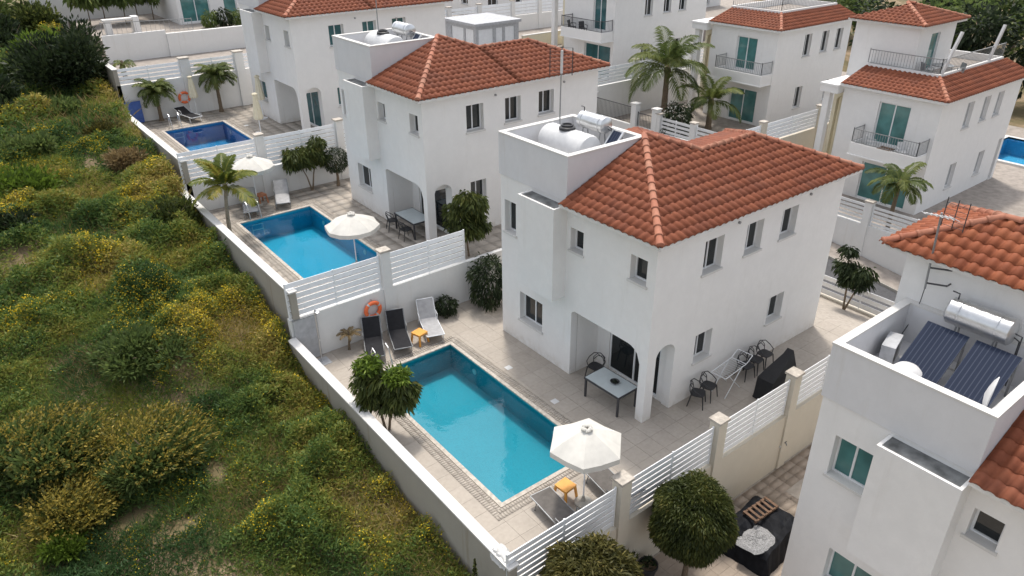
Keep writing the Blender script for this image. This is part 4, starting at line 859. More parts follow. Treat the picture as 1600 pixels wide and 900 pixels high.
def loop_chair():
    r = thing('garden_chair', 'black loop-back garden chair', 'chair', (0, 0, 0), 0, 'black loop-back chairs along the villa side wall'); mt = 'black_plastic'
    s = MB(); n = 20; pts = [(math.copysign(abs(math.cos(a))**.6, math.cos(a))*.23, math.copysign(abs(math.sin(a))**.6, math.sin(a))*.22) for a in np.linspace(0, 2*math.pi, n, endpoint=False)]
    s.v = [(x, y, z) for z in (.44, .465) for x, y in pts]; s.f = [tuple(range(n))[::-1], tuple(range(n, 2*n))]+[(i, (i+1) % n, n+(i+1) % n, n+i) for i in range(n)]; s.build('seat', mt, r)
    for sx in (-1, 1):
        MB().tube([(sx*.19, -.18, .45), (sx*.24, -.24, 0)], [.022, .016], 6).build('leg', mt, r); MB().tube([(sx*.19, .17, .45), (sx*.22, .26, 0)], [.022, .016], 6).build('leg', mt, r)
        MB().tube([(sx*.22, -.12, .46), (sx*.29, -.1, .58), (sx*.3, .05, .68), (sx*.22, .2, .8), (0, .27, .84)], .016, 6).build('back_loop', mt, r, True)
        MB().tube([(sx*.2, .17, .46), (sx*.24, .22, .62), (sx*.12, .25, .78), (-sx*.1, .26, .7), (-sx*.22, .2, .55)], .014, 6).build('back_strand', mt, r, True)
    return r
ch = loop_chair(); ch.location = (2.05, -.42, 0); ch.rotation_euler = (0, 0, .5); ch['label'] = 'black loop-back chair nearest the porch column, left of the drying rack'
for (x, y, rz, lab) in ((2.62, -.38, .2, 'black loop-back chair touching the drying rack by the side wall'), (4.5, -.42, -.1, 'first of three black chairs right of the drying rack'), (5.05, -.4, .15, 'middle of three black chairs beyond the drying rack'), (5.6, -.38, 0, 'farthest of the black chairs along the villa side wall')): dup(ch, (x, y, 0), rz, lab)
dup(ch, (.55, 2.65, 0), -1.4, 'dark chair in the porch at the far end of the dining table'); dup(ch, (-.05, 14.8, 1.4), 1.3, 'dark chair at the far side of the middle porch table'); dup(ch, (-.1, 13.6, 1.4), 1.6, 'dark chair at the near side of the middle porch table')
r = thing('drying_rack', 'white wire clothes drying rack standing between the black chairs', 'rack', (3.4, -.5, 0), .1); m = MB(); m.bar((-.6, -.27, .85), (.6, -.27, .85), .02).bar((-.6, .27, .85), (.6, .27, .85), .02).bar((-.6, -.27, .85), (-.6, .27, .85), .02).bar((.6, -.27, .85), (.6, .27, .85), .02)
for i in range(9): m.bar((-.6+.12*(i+1)+.01, -.27, .85), (-.6+.12*(i+1)+.01, .27, .85), .008)
m.bar((.6, -.27, .85), (.95, -.27, 1.02), .02).bar((.6, .27, .85), (.95, .27, 1.02), .02).bar((.95, -.27, 1.02), (.95, .27, 1.02), .02); m.build('rails', 'white_metal', r)
for s in (-1, 1): MB().bar((-.45, s*.25, 0), (.4, s*.25, .85), .02).build('leg', 'white_metal', r); MB().bar((.45, s*.25, 0), (-.4, s*.25, .85), .02).build('leg', 'white_metal', r)
r = thing('covered_barbecue', 'barbecue under a black cover beside the slatted fence', 'barbecue', (4.5, -1.55, 0), .05); m = MB(); P = [[(-.72, -.3, 0), (.72, -.3, 0), (.72, .3, 0), (-.72, .3, 0)], [(-.68, -.28, .78), (.68, -.28, .78), (.68, .28, .78), (-.68, .28, .78)], [(-.3, -.25, .98), (.6, -.22, 1.1), (.6, .2, 1.1), (-.3, .22, .98)], [(.36, -.12, 1.3), (.58, -.12, 1.42), (.58, .1, 1.42), (.36, .1, 1.3)]]
for l in P: m.v += l
for k in range(3):
    for j in range(4): m.f.append((k*4+j, k*4+(j+1) % 4, k*4+4+(j+1) % 4, k*4+4+j))
m.f.append((12, 13, 14, 15)); m.f.append((3, 2, 1, 0)); m.build('cover', 'black_fabric', r); MB().box(-.74, .74, -.31, .31, .03, .06).build('hem', 'black_fabric', r)
r = thing('outdoor_shower', 'thin outdoor shower post before the grey panel at the pool corner', 'shower', (-6.2, 9.25, 0)); MB().tube([(0, 0, 0), (0, 0, 2.0), (0, -.1, 2.12), (0, -.22, 2.1)], .025, 8).build('post', 'silver', r, True); MB().lathe([(.02, .03), (.09, 0), (.09, -.015)], (0, -.23, 2.09), 12).build('head', 'silver', r); MB().tube([(0, -.03, .9), (0, -.08, .9)], .025, 6).build('tap', 'silver', r); MB().box(-.25, .25, -.3, .2, 0, .015).build('tray', 'grey_panel', r)
r = thing('shower_screen', 'flat grey panel on the white wall beside the shower post', 'panel', (-6.45, 9.6, 0)); MB().box(-.42, .42, -.03, .03, .02, 1.68).build('sheet', 'grey_panel', r); MB().box(-.44, .44, -.035, .035, 1.68, 1.71).build('rail', 'grey_metal', r)
r = thing('shower_screen', 'blue panel on the far wall left of the small palms', 'panel', (-5.55, 34.25, 2.85)); MB().box(-.5, .5, -.03, .03, .02, 1.2).build('sheet', 'blue_panel', r); MB().box(-.52, .52, -.035, .035, 1.2, 1.23).build('rail', 'blue_panel', r)
def ladder(label, loc, rz):
    r = thing('pool_ladder', label, 'ladder', loc, rz)
    for s in (-.25, .25): MB().tube([(s, .35, 0), (s, .33, .6), (s, .22, .78), (s, .05, .7), (s, -.12, .2), (s, -.14, -.8)], .022, 8).build('handrail', 'silver', r, True)
    for z in (-.25, -.5): MB().box(-.25, .25, -.18, -.1, z, z+.03).build('tread', 'silver', r)
ladder('steel ladder at the far corner of the middle pool', (-4.3, 19.85, 1.4), 0); ladder('steel ladder at the far corner of the deep blue pool', (-4.0, 31.75, 2.85), 0); ladder('steel ladder of the large pool hidden behind the leafy tree', (-4.7, 7.55, 0), 0)
# driveway clutter
r = thing('covered_trailer', 'black tarpaulin covered crate on the driveway beside the round bush', 'crate', (.65, -4.1, -2.0), .1); m = MB(); nx, ny = 14, 10; random.seed(3)
def hz(u, v): e = min(u, 1-u, v, 1-v); return .8*min(1, e*9)**.5-.2*math.exp(-(((u-.27)/.3)**4+((v-.35)/.3)**4))+.03*random.uniform(-1, 1)
G = [[(-1.1+2.2*i/nx+random.uniform(-.02, .02), -.85+1.7*j/ny+random.uniform(-.02, .02), hz(i/nx, j/ny)) for j in range(ny+1)] for i in range(nx+1)]
m.v = [p for row in G for p in row]; m.f = [(i*(ny+1)+j, (i+1)*(ny+1)+j, (i+1)*(ny+1)+j+1, i*(ny+1)+j+1) for i in range(nx) for j in range(ny)]; m.build('tarpaulin', 'tarp', r)
random.seed(9); sg = lambda q: math.copysign(abs(q)**.5, q)
r = thing('gravel_heap', 'pale stone chippings lying in a hollow of the black tarpaulin', 'gravel', (.1, -4.3, -1.33)); m = MB(); N = 24
m.v = [(sg(math.cos(a))*(.55+.05*math.sin(5*a)), sg(math.sin(a))*(.4+.04*math.cos(4*a)), -.04) for a in np.linspace(0, 2*math.pi, N, endpoint=False)]+[(sg(math.cos(a))*.44, sg(math.sin(a))*.31, .01) for a in np.linspace(0, 2*math.pi, N, endpoint=False)]; m.f = [(i, (i+1) % N, N+(i+1) % N, N+i) for i in range(N)]+[tuple(range(N, 2*N))]; m.build('bed', 'gravel', r)
m = MB()
for _ in range(260):
    a = random.uniform(0, 6.28); q = math.sqrt(random.random()); x, y = sg(math.cos(a))*q*.47, sg(math.sin(a))*q*.34; s = random.uniform(.016, .035); m.lathe([(s*.5, -s*.6), (s, 0), (s*.5, s*.6)], (x, y, .015-.03*q*q), 5)
tag(m.build('chippings', 'gravel', r), kind='stuff')
r = thing('wooden_pallet', 'small weathered wooden rack lying on the black tarpaulin', 'pallet', (.9, -3.85, -1.16), .25); r.rotation_euler = (.05, -.03, -.05)
for i in range(2): MB().box(-.5, .5, -.22+i*.4, -.17+i*.4, 0, .06).build('rail', 'wood', r)
for i in range(6): MB().box(-.5+i*.18, -.42+i*.18, -.22, .23, .061, .085).build('slat', 'wood', r)
def pot(label, loc, s, mat): r = thing('plant_pot', label, 'pot', loc); MB().lathe([(.14*s, 0), (.2*s, .34*s), (.22*s, .34*s), (.22*s, .4*s), (.19*s, .4*s), (.18*s, .33*s)], (0, 0, 0), 18).build('pot', mat, r, True); MB().lathe([(.185*s, .33*s), (.01, .35*s)], (0, 0, 0), 14).build('soil', 'soil', r); return r
r = thing('garden_tap', 'small brass tap and pipe on the cream driveway wall', 'tap', (3.8, -2.6, -1.0)); MB().tube([(0, 0, 0), (0, -.1, 0), (0, -.12, -.06)], .02, 6).build('spout', 'grey_metal', r); MB().box(-.05, .05, -.075, -.055, .02, .05).build('handle', 'dark_metal', r); MB().tube([(-.22, -.02, -.08), (-.05, -.02, -.08)], .03, 8).build('pipe', 'white_plastic', r)
# balcony and terrace furniture across the street
def plastic_chair(label, loc, rz, mat='white_plastic'):
    r = thing('plastic_chair', label, 'chair', loc, rz); MB().box(-.24, .24, -.22, .22, .42, .45).build('seat', mat, r); MB().bar((0, .22, .45), (0, .3, .88), .44, .03, (0, 1, 0)).build('backrest', mat, r)
    for x in (-1, 1):
        MB().tube([(x*.25, -.2, .45), (x*.26, -.18, .65), (x*.26, .22, .66)], .025, 6).build('armrest', mat, r)
        for y in (-1, 1): MB().bar((x*.2, y*.18, .42), (x*.24, y*.24, 0), .04).build('leg', mat, r)
plastic_chair('white plastic chair at the left of the right edge balcony', (24.85, 6.9, 1.83), .4); plastic_chair('white plastic chair at the right of the right edge balcony', (24.85, 5.2, 1.83), -.8)
r = thing('side_table', 'low wooden table between the white balcony chairs', 'table', (24.7, 6.0, 1.83)); MB().box(-.3, .3, -.35, .35, .4, .45).build('top', 'wood', r); [MB().bar((x*.25, y*.3, 0), (x*.25, y*.3, .4), .04).build('leg', 'wood', r) for x in (-1, 1) for y in (-1, 1)]
plastic_chair('black seat on the balcony at the top edge', (24.3, 30.4, 5.2), .4, 'black_plastic'); plastic_chair('second black seat on the balcony at the top edge', (24.35, 29.3, 5.2), -.3, 'black_plastic')
r = thing('terrace_table', 'grey round table on the right edge roof terrace', 'table', (29.2, 6.1, 5.25)); MB().lathe([(.55, .7), (.55, .74)], (0, 0, 0), 18).build('top', 'grey_metal', r); MB().tube([(0, 0, 0), (0, 0, .7)], .05, 8).build('column', 'grey_metal', r); MB().lathe([(.3, 0), (.25, .05)], (0, 0, 0), 12).build('foot', 'grey_metal', r)
plastic_chair('grey chair left of the roof terrace table', (28.6, 6.6, 5.25), 1.0, 'grey_metal'); plastic_chair('grey chair right of the roof terrace table', (29.7, 5.5, 5.25), -2.2, 'grey_metal')
for (a, b, lab) in (((27.6, 5.45, 5.6), (28.3, 5.2, 7.9), 'leaning white post at the near corner of the roof terrace'), ((33.2, 5.45, 5.6), (33.8, 5.3, 7.7), 'leaning white post at the far right of the roof terrace'), ((33.5, 9.0, 5.6), (34.3, 8.8, 7.7), 'leaning white post at the back of the roof terrace')):
    r = thing('pergola_post', lab, 'post', a); v = Vector(b)-Vector(a); MB().bar((0, 0, 0), v, .13).build('post', 'white_plastic', r); MB().bar((0, 0, -.3), (0, 0, .05), .2).build('foot', 'white_plastic', r)
# ---------------------------------------------------------------- plants
def rnd_dir(n): return unit(RNG.normal(size=(n, 3)))
def clump_tree(label, loc, stems, clumps, mat='leaf_tree', L=.2, Wd=.065, dens=420, cat='tree', name='leafy_tree', bark='bark', droop=.75):
    """stems: list of polylines (local); clumps: (x,y,z,r,flatness)"""
    r = thing(name, label, cat, loc); m = MB()
    for s in stems: n = len(s); m.tube(s, [.045*(1-.6*i/(n-1)) for i in range(n)], 7)
    m.build('trunk', bark, r, True); PP = []; DD = []; RR = []; LL = []
    for (x, y, z, rad, fl) in clumps:
        n = int(dens*rad*rad*9); d = rnd_dir(n); q = RNG.random(n)**.45; off = d*q[:, None]*rad*np.array([1, 1, fl])*(1+.25*np.sin(d[:, :1]*5+x*3)); P = np.array([x, y, z])+off
        D = d*np.array([1, 1, .5])+np.array([0, 0, .05])+rnd_dir(n)*.5; D[:, 2] -= droop*(1+.5*RNG.random(n)); PP.append(P); DD.append(D)
        RR.append(np.clip(.3+.4*RNG.random(n)+.35*(RNG.random(n) > .86)+.12*RNG.normal(), 0, 1)); LL.append(L*(.6+.8*RNG.random(n)))
    P = np.concatenate(PP); LL = np.concatenate(LL); leaves('crown', P, np.concatenate(DD), LL, LL*Wd/L, mat, r, np.concatenate(RR), .25); return r
def ball_bush(label, loc, R, mat, n=5500, stem=.6, L=.17, lump=.16, cat='bush', name='round_bush', sq=1.0):
    r = thing(name, label, cat, loc)
    if stem: MB().tube([(0, 0, 0), (.03, 0, stem*.6), (0, .02, stem+R*.6)], [.09, .07, .05], 8).build('trunk', 'bark', r, True)
    d = rnd_dir(n); ph = RNG.random(6)*6; lu = 1+lump*(np.sin(d[:, 0]*5+ph[0])*np.sin(d[:, 1]*5+ph[1])+.6*np.sin(d[:, 2]*7+ph[2]+d[:, 0]*4)+.35*np.sin(d[:, 0]*11+d[:, 1]*9+ph[3]))
    q = (.55+.45*RNG.random(n)**.4)*lu; P = d*q[:, None]*R*np.array([1, 1, sq])+np.array([0, 0, stem+R*sq])
    D = d*.7+rnd_dir(n)*.5; D[:, 2] -= .8; rr = np.clip(.45+.3*(lu-1)/max(lump, .01)*.5+.25*RNG.normal(size=n)*.6+.3*(RNG.random(n) > .9), 0, 1)
    ln = L*(.5+1.0*RNG.random(n)); leaves('crown', P, D, ln, ln*.26, mat, r, rr, .2); return r
def palm(label, loc, h, nf, FL, mat='leaf_palm', lean=(0, 0), bark='bark_pale', rt=.09, up=.9, sag=1.0, name='palm_tree', nl=34, LLf=.42, wl=.035):
    r = thing(name, label, 'palm', loc); top = Vector((lean[0], lean[1], h)); K = 12; pts = [Vector((lean[0]*t*t, lean[1]*t*t, h*t)) for t in np.linspace(0, 1, K)]
    MB().tube(pts, [rt*(1.5 if i == 0 else 1.1-.35*i/K)*(1+.08*(i % 2)) for i in range(K)], 9).build('trunk', bark, r, True)
    MB().lathe([(rt*.7, -.35*min(1, h)), (rt*1.3, -.1), (rt*1.0, .12), (rt*.4, .3)], top, 9).build('crown_shaft', bark, r, True)
    for k in range(nf):
        az = 2*math.pi*k/nf*1.0+RNG.uniform(-.25, .25); el = up*(1-((k*7) % nf)/nf*1.15)+RNG.uniform(-.1, .1); fl = FL*RNG.uniform(.8, 1.1); dh = np.array([math.cos(az), math.sin(az), 0]); n = 16
        p = np.array(top)+np.array([0, 0, .08]); C = [p]; a = el
        for i in range(n): a = el-sag*1.5*(i/n)**1.4; p = p+(dh*math.cos(a)+np.array([0, 0, math.sin(a)]))*fl/n; C.append(p)
        C = np.array(C); V = []; F = []; c = []; side = np.array([-dh[1], dh[0], 0]); base = RNG.random()*.5
        for i in range(n): # rachis
            w = .022*(1-i/n)+.006; q = len(V); V += [C[i]-side*w, C[i]+side*w, C[i+1]+side*w, C[i+1]-side*w]; F.append((q, q+1, q+2, q+3)); c.append(.75)
        for i in range(nl):
            t = .1+.9*i/nl; f = t*n; j = min(int(f), n-1); P = C[j]+(C[j+1]-C[j])*(f-j); tg = unit(C[j+1]-C[j]); l = LLf*FL*(math.sin(math.pi*min(1, t*.9+.12))**.7)*RNG.uniform(.85, 1.1)
            for s in (-1, 1):
                D = unit(side*s*(1-.25*t)+tg*(.55+.5*t)+np.array([0, 0, .18-.1*t])+RNG.normal(size=3)*.07); tip = P+D*l+np.array([0, 0, -l*.4*sag]); mid = P+D*l*.5; w = wl*FL*.5*np.cross(D, [0, 0, 1.])+wl*.35*tg; q = len(V)
                V += [P, mid+tg*wl*.6, tip, mid-tg*wl*.6]; F.append((q, q+1, q+2, q+3)); c.append(np.clip(base+.45*RNG.random(), 0, 1))
        raw_mesh('frond', V, F, mat, r, c)
    return r
# nearest courtyard
clump_tree('leafy tree with bright green tops growing at the low wall beside the large pool', (-6.3, 4.6, .2), [[(0, 0, -.2), (-.1, .12, .8), (-.15, .35, 1.6)], [(.1, -.05, -.2), (.2, -.15, .8), (.3, -.3, 1.6)], [(.2, -.15, .8), (.5, -.5, 1.4)]],
  [(-.2, .3, 1.55, .4, .9), (-.1, .45, 1.85, .3, .8), (.05, .2, 1.2, .36, .9), (-.3, .1, 1.1, .32, .9), (.3, -.3, 1.5, .4, .9), (.35, -.55, 1.2, .36, .9), (.6, -.55, 1.35, .3, .9), (0, -.1, 1.65, .3, .8), (.15, -.3, .95, .32, .8), (-.1, .35, .95, .28, .8)], L=.22, dens=430)
leaves('young_leaves', np.array([-.15, .42, 2.0])+rnd_dir(900)*RNG.random((900, 1))**.5*np.array([.42, .42, .26]), rnd_dir(900)+np.array([0, 0, -.5]), .18, .06, 'leaf_bright', bpy.data.objects['leafy_tree'])
leaves('young_leaves', np.array([.35, -.4, 1.85])+rnd_dir(900)*RNG.random((900, 1))**.5*np.array([.4, .4, .24]), rnd_dir(900)+np.array([0, 0, -.5]), .18, .06, 'leaf_bright', bpy.data.objects['leafy_tree'])
ball_bush('small dark rounded bush beside the pale grey lounger', (-1.05, 9.2, 0), .38, 'leaf_dark', 1300, .05, .12)
palm('tiny half-dry palm plant at the wall left of the black loungers', (-5.1, 9.35, 0), .45, 7, .55, 'leaf_dry', (.05, 0), 'bark', .04, .9, 1.2, 'palm_plant', 14, .3, .04)
ball_bush('tall dark shrub in the gap between fence and nearest villa', (.75, 8.75, 0), .75, 'leaf_dark', 3600, .1, .16, .2, 'shrub', 'dark_shrub', 1.35)
clump_tree('leafy tree behind the louvred fence beside the nearest villa', (1.0, 10.55, 1.4), [[(0, 0, 0), (-.05, .05, .8), (.05, -.05, 1.7)]], [(-.2, .3, 2.0, .5, .75), (.3, -.15, 2.3, .48, .7), (-.35, .1, 1.55, .42, .7), (.4, .1, 1.65, .48, .7), (0, -.25, 1.2, .4, .7), (.05, .1, 2.5, .4, .6), (.5, -.3, 1.3, .32, .7)], dens=400)
# middle courtyard
palm('yellowish palm leaning over the low wall of the middle pool', (-5.85, 18.6, 1.4), 2.25, 12, 1.75, 'leaf_palm_yellow', (.1, -.3), 'bark_pale', .08, 1.45, .75, nl=60, LLf=.32, wl=.075)
clump_tree('forked leafy tree by the wall at the far end of the middle pool', (-.75, 21.6, 1.4), [[(0, 0, 0), (-.15, 0, .7), (-.45, .05, 1.5)], [(.05, 0, 0), (.2, 0, .8), (.45, 0, 1.7)]], [(-.6, 0, 1.9, .5, .8), (-.2, 0, 1.6, .45, .8), (-.75, .1, 1.5, .4, .7), (.35, 0, 1.8, .5, .8), (.55, 0, 2.3, .42, .8), (.75, 0, 1.5, .36, .7), (.15, 0, 2.0, .4, .8)], dens=380)
ball_bush('dark clipped ball tree beside the middle villa', (.55, 21.35, 1.4), .62, 'leaf_dark', 3000, .75, .1, .03, 'bush', 'ball_tree')
# farthest courtyard
palm('small grey green palm nearer the blue panel at the far wall', (-4.2, 33.95, 2.85), 1.6, 30, 1.25, 'leaf_palm', (0, 0), 'bark', .1, 1.2, 1.0, nl=36, LLf=.34, wl=.06)
palm('small grey green palm by the cream wall of the third villa', (-.8, 33.8, 2.85), 2.05, 30, 1.3, 'leaf_palm', (0, 0), 'bark', .1, 1.2, 1.0, nl=36, LLf=.34, wl=.06)
palm('little palm standing on the terrace at the field end', (-4.5, 39.5, 4.4), .75, 10, .9, 'leaf_palm', (0, 0), 'bark', .13, .7, 1.1, nl=22, LLf=.3, wl=.05)
# driveway
ball_bush('big round bush in front of the cream wall, beside the tarpaulin crate', (-2.1, -3.7, -2.0), 1.0, 'leaf_bush', 44000, 1.15, .105, .06, sq=1.15)
ball_bush('broad olive toned bush at the bottom edge, left of the big round bush', (-5.65, -3.75, -2.0), 1.12, 'leaf_olive', 34000, 1.3, .13, .1)
for i, (lab, loc, s, mat) in enumerate((('black plant pot between the two round driveway bushes', (-2.75, -2.98, -2.0), 1.25, 'black_plastic'), ('white plant pot with a spiky plant by the cream wall', (-3.45, -2.95, -2.0), 1.3, 'white_plastic'))):
    p = pot(lab, loc, s, mat); n = 260
    if i == 1: leaves('foliage', np.array([0, 0, .5])+rnd_dir(n)*np.array([.2, .2, .35])+np.array([0, 0, .35]), rnd_dir(n)+np.array([0, 0, .8]), .22, .05, 'leaf_tree', p)
    else: leaves('foliage', np.array([0, 0, .5])+rnd_dir(60)*.12, rnd_dir(60)+np.array([0, 0, .6]), .16, .05, 'leaf_dark', p)
# rear and street side
clump_tree('slender leafy tree by the rear gate of the nearest villa', (12.55, .55, -.75), [[(0, .05, 0), (0, .1, .9), (0, .2, 1.7), (0, .35, 2.5)], [(0, 0, 0), (.05, -.2, .8), (.1, -.35, 1.5)]], [(0, .3, 1.85, .45, .7), (0, -.1, 1.6, .42, .7), (.1, -.4, 1.85, .4, .6), (0, .35, 2.55, .28, .6), (.1, -.35, 1.35, .38, .6), (-.1, .1, 1.4, .35, .6)], mat='leaf_dark', dens=330)
palm('small palm in front of the right edge villa ground floor doors', (21.7, 3.6, -1.1), 2.7, 13, 1.75, 'leaf_palm', (.1, 0), 'bark', .11, 1.1, 1.0, nl=42, LLf=.3, wl=.08)
palm('tall feathery palm in the garden beyond the street', (23.6, 20.4, .6), 3.6, 19, 3.7, 'leaf_palm', (0, 0), 'bark', .2, 1.3, .95, nl=90, LLf=.27, wl=.06)
palm('shorter palm right of the tall palm before the teal doors', (25.2, 17.9, .6), 1.75, 12, 2.5, 'leaf_palm', (0, 0), 'bark', .18, 1.3, 1.0, nl=76, LLf=.27, wl=.06)
b = ball_bush('dark bush with white blossom under the palms at the street wall', (21.6, 17.6, .6), .95, 'leaf_dark', 3800, .2, .2, .2, sq=1.05)
leaves('blossom', rnd_dir(160)*np.array([.9, .9, .9])+np.array([-.15, .1, 1.2]), rnd_dir(160), .14, .12, 'flower_white', b)
ball_bush('dark clipped shrub below the fence near the right edge villa', (24.0, 11.2, -1.1), .7, 'leaf_dark', 1800, 0, .2, .15, 'shrub', 'dark_shrub', 1.5)
for i, (x, y, R, mat, lab) in enumerate(((3.2, 46.2, .5, 'leaf_wild', 'spiky potted shrub left on the top left terrace'), (4.2, 46.2, .6, 'leaf_dark', 'dark rounded shrub in the middle of the top left terrace planter'), (5.1, 46.2, .5, 'leaf_wild', 'light green shrub at the right of the top left terrace'))): ball_bush(lab, (x, y, 5.8), R, mat, 700, .1, .22, .2, 'shrub', 'terrace_shrub')
t = thing('cream_wall', 'long pale wall behind the slim garden trees at the top left', 'wall', (2, 57, 5)); MB().box(-8.5, 9, -.12, .12, -1, 4.2).build('wall', 'wall_white', t); MB().box(-8.55, 9.05, -.17, .17, 4.2, 4.28).build('coping', 'coping_stone', t)
for i, (x, y) in enumerate(((-3.6, 52), (-2.4, 53), (-1.2, 52), (0, 53.5), (.9, 52.5))):
    clump_tree('slim garden tree %s behind the top left terrace' % ('leftmost', 'second from left', 'in the middle', 'fourth from left', 'rightmost')[i], (x, y, 5.6), [[(0, 0, 0), (.05, 0, 1.5), (.1, .1, 3)]], [(0, 0, 2.3, .9, .7), (.3, .3, 3.0, .9, .7), (-.4, 0, 2.8, .7, .7)], dens=70, L=.4, Wd=.16, mat='leaf_wild', name='garden_tree')
# dark wood at the top right and hillside trees
def big_tree(label, loc, h, R, mat='leaf_dark', n=2600, group=None):
    r = thing('hillside_tree', label, 'tree', loc, 0, group); MB().tube([(0, 0, 0), (.1, 0, h*.4), (0, .1, h*.75)], [.25, .18, .08], 7).build('trunk', 'bark', r)
    P = []; D = []
    for k in range(9): c = np.array([RNG.uniform(-.6, .6)*R, RNG.uniform(-.6, .6)*R, h*RNG.uniform(.45, .95)]); d = rnd_dir(n//9); P.append(c+d*(RNG.random((n//9, 1))**.4)*R*.55); D.append(d+np.array([0, 0, -.2]))
    P = np.concatenate(P); leaves('crown', P, np.concatenate(D), .5, .24, mat, r, np.clip(.4+.25*RNG.normal(size=len(P)), 0, 1)); return r
k = 0
TR = [(52, 4), (55, 9), (53, 14), (57, 18), (60, 25), (66, 6), (68, 14), (70, 22), (76, 10), (78, 20), (82, 30), (86, 14), (64, 32), (90, 26), (74, 36), (96, 18), (60, -2), (72, -1), (84, 4), (98, 36), (88, 44)]
for x, y in TR:
    big_tree('dark tree in the wood beyond the houses at the top right corner', (x+RNG.uniform(-1, 1), y+RNG.uniform(-1, 1), -1.5), RNG.uniform(6, 8.5), RNG.uniform(2.6, 3.6), 'leaf_dark' if k % 3 else 'leaf_wild', 2000, 'wood at the top right corner'); k += 1
tag(MB().box(47.5, 160, -30, 80, -6, -1.4).build('wooded_bank', 'field_soil'), kind='structure')
# ---------------------------------------------------------------- the wild field
def wild_shrub(label, x, y, R, mat, n, L=.2, sq=.75, name='wild_shrub', cat='shrub', gold=False):
    z = float(fieldz(x, y)); r = thing(name, label, cat, (x, y, z)); m = MB()
    for i in range(6): a = i*1.05; m.tube([(0, 0, 0), (math.cos(a)*R*.3, math.sin(a)*R*.3, R*sq*.6), (math.cos(a)*R*.6, math.sin(a)*R*.6, R*sq*1.0)], [.035, .025, .01], 5)
    m.build('stem', 'bark', r); nb = 14; P = []; D = []; C = []
    for k in range(nb):
        a = RNG.uniform(0, 6.28); q = math.sqrt(RNG.random())*.75; c = np.array([math.cos(a)*q*R, math.sin(a)*q*R, R*sq*RNG.uniform(.35, 1.0)*(1.1-.5*q)]); d = rnd_dir(n//nb); P.append(c+d*(RNG.random((n//nb, 1))**.5)*R*.48*np.array([1, 1, sq])); D.append(d*.7+rnd_dir(n//nb)*.5+np.array([0, 0, .5])); C.append(np.clip(RNG.uniform(.2, .65)+.2*RNG.normal(size=n//nb), 0, 1))
    P = np.concatenate(P); P[:, 2] = np.maximum(P[:, 2], .02); ln = L*(.5+RNG.random(len(P))); leaves('foliage', P, np.concatenate(D), ln, ln*.36, mat, r, np.concatenate(C))
    if gold:
        n2 = 420; a = RNG.random(n2)*6.28; q = RNG.random(n2)**.5; P2 = np.stack([np.cos(a)*q*R, np.sin(a)*q*R, R*sq*(1.25-.75*q)], 1); D2 = np.stack([np.cos(a)*q+.5, np.sin(a)*q-.2, .9+0*a], 1)+rnd_dir(n2)*.3
        PP = np.concatenate([P2+unit(D2)*t for t in np.linspace(0, .55, 7)]); DD = np.concatenate([D2+rnd_dir(n2)*.8 for t in range(7)]); leaves('golden_plume', PP, DD, .12, .05, 'leaf_gold', r, np.clip(.55+.25*RNG.normal(size=len(PP)), 0, 1))
    return r
SH = [(-7.9, 37.4, 2.3, 'leaf_dark', 9500, .3, 1.25, 'big dark evergreen bush at the field end of the highest boundary wall', 0), (-8.2, 42.5, 1.6, 'leaf_bright', 3500, .3, 1.1, 'bright green bush behind the big dark evergreen bush', 0), (-9.6, 46.5, 1.8, 'leaf_dark', 3200, .35, 1.0, 'dark bush at the top left beyond the evergreen', 0), (-10.6, 40.5, 1.5, 'leaf_wild', 3000, .3, .9, 'loose green bush left of the big dark evergreen bush', 0),
 (-7.75, 19.2, .95, 'leaf_tree', 4200, .18, .9, 'green bush against the boundary wall below the yellowish palm', 0), (-8.6, 20.6, .8, 'leaf_wild', 2800, .18, .8, 'leafy bush just left of the bush below the yellowish palm', 0), (-8.1, 25.2, .8, 'leaf_dry', 2600, .2, 1.0, 'pale dry grassy bush at the wall of the deep blue pool', 0),
 (-14.6, 9.2, 1.4, 'leaf_wild', 5600, .2, .65, 'golden plumed shrub at the left edge of the field', 1), (-12.2, 7.6, 1.4, 'leaf_wild', 6500, .18, .6, 'dark shrub with golden plumes in the lower left field', 1), (-14.5, 6.9, .85, 'leaf_gold', 3000, .18, .6, 'brownish plumed shrub near the bottom left corner', 1), (-14.85, 6.0, .55, 'leaf_bright', 3000, .15, .8, 'fresh bright green shrub at the bottom left corner', 0), (-11.2, 11.5, 1.5, 'leaf_wild', 6500, .17, .45, 'broad green shrub in the middle of the field', 0),
 (-9.9, 55, 2.6, 'leaf_wild', 5000, .4, 1.0, 'large loose green tree-like bush at the top left corner', 0), (-13.5, 50, 2.4, 'leaf_dark', 4200, .4, .9, 'dark bush cut by the top left corner', 0), (-6.9, 51, 1.7, 'leaf_tree', 3600, .35, 1.1, 'green bush at the field end of the top left terrace', 0), (-12.6, 25.2, 1.5, 'leaf_bright', 4200, .22, .6, 'pale green rounded shrub at the upper left edge', 0), (-11.3, 29.0, 1.2, 'leaf_wild', 3200, .22, .6, 'green shrub in the upper left field', 0), (-13.2, 21.5, .9, 'leaf_dark', 2200, .2, .8, 'small dark shrub at the left edge of the field', 0),
 (-8.6, 8.2, .6, 'leaf_tree', 2600, .15, .8, 'yellow flowering green shrub near the corner of the low wall', 0), (-12.2, 34.5, 1.7, 'leaf_dark', 3200, .3, .9, 'dark bush in the upper left field', 0), (-9.0, 33, .9, 'leaf_wild', 2200, .22, .7, 'green shrub beside the third boundary wall', 0), (-8.0, 29.5, .7, 'leaf_olive', 1800, .22, .7, 'brownish shrub beside the deep blue pool wall', 0)]
for x, y, R, mat, n, L, sq, lab, gd in SH: wild_shrub(lab, x, y, R, mat, n, L, sq, gold=bool(gd))
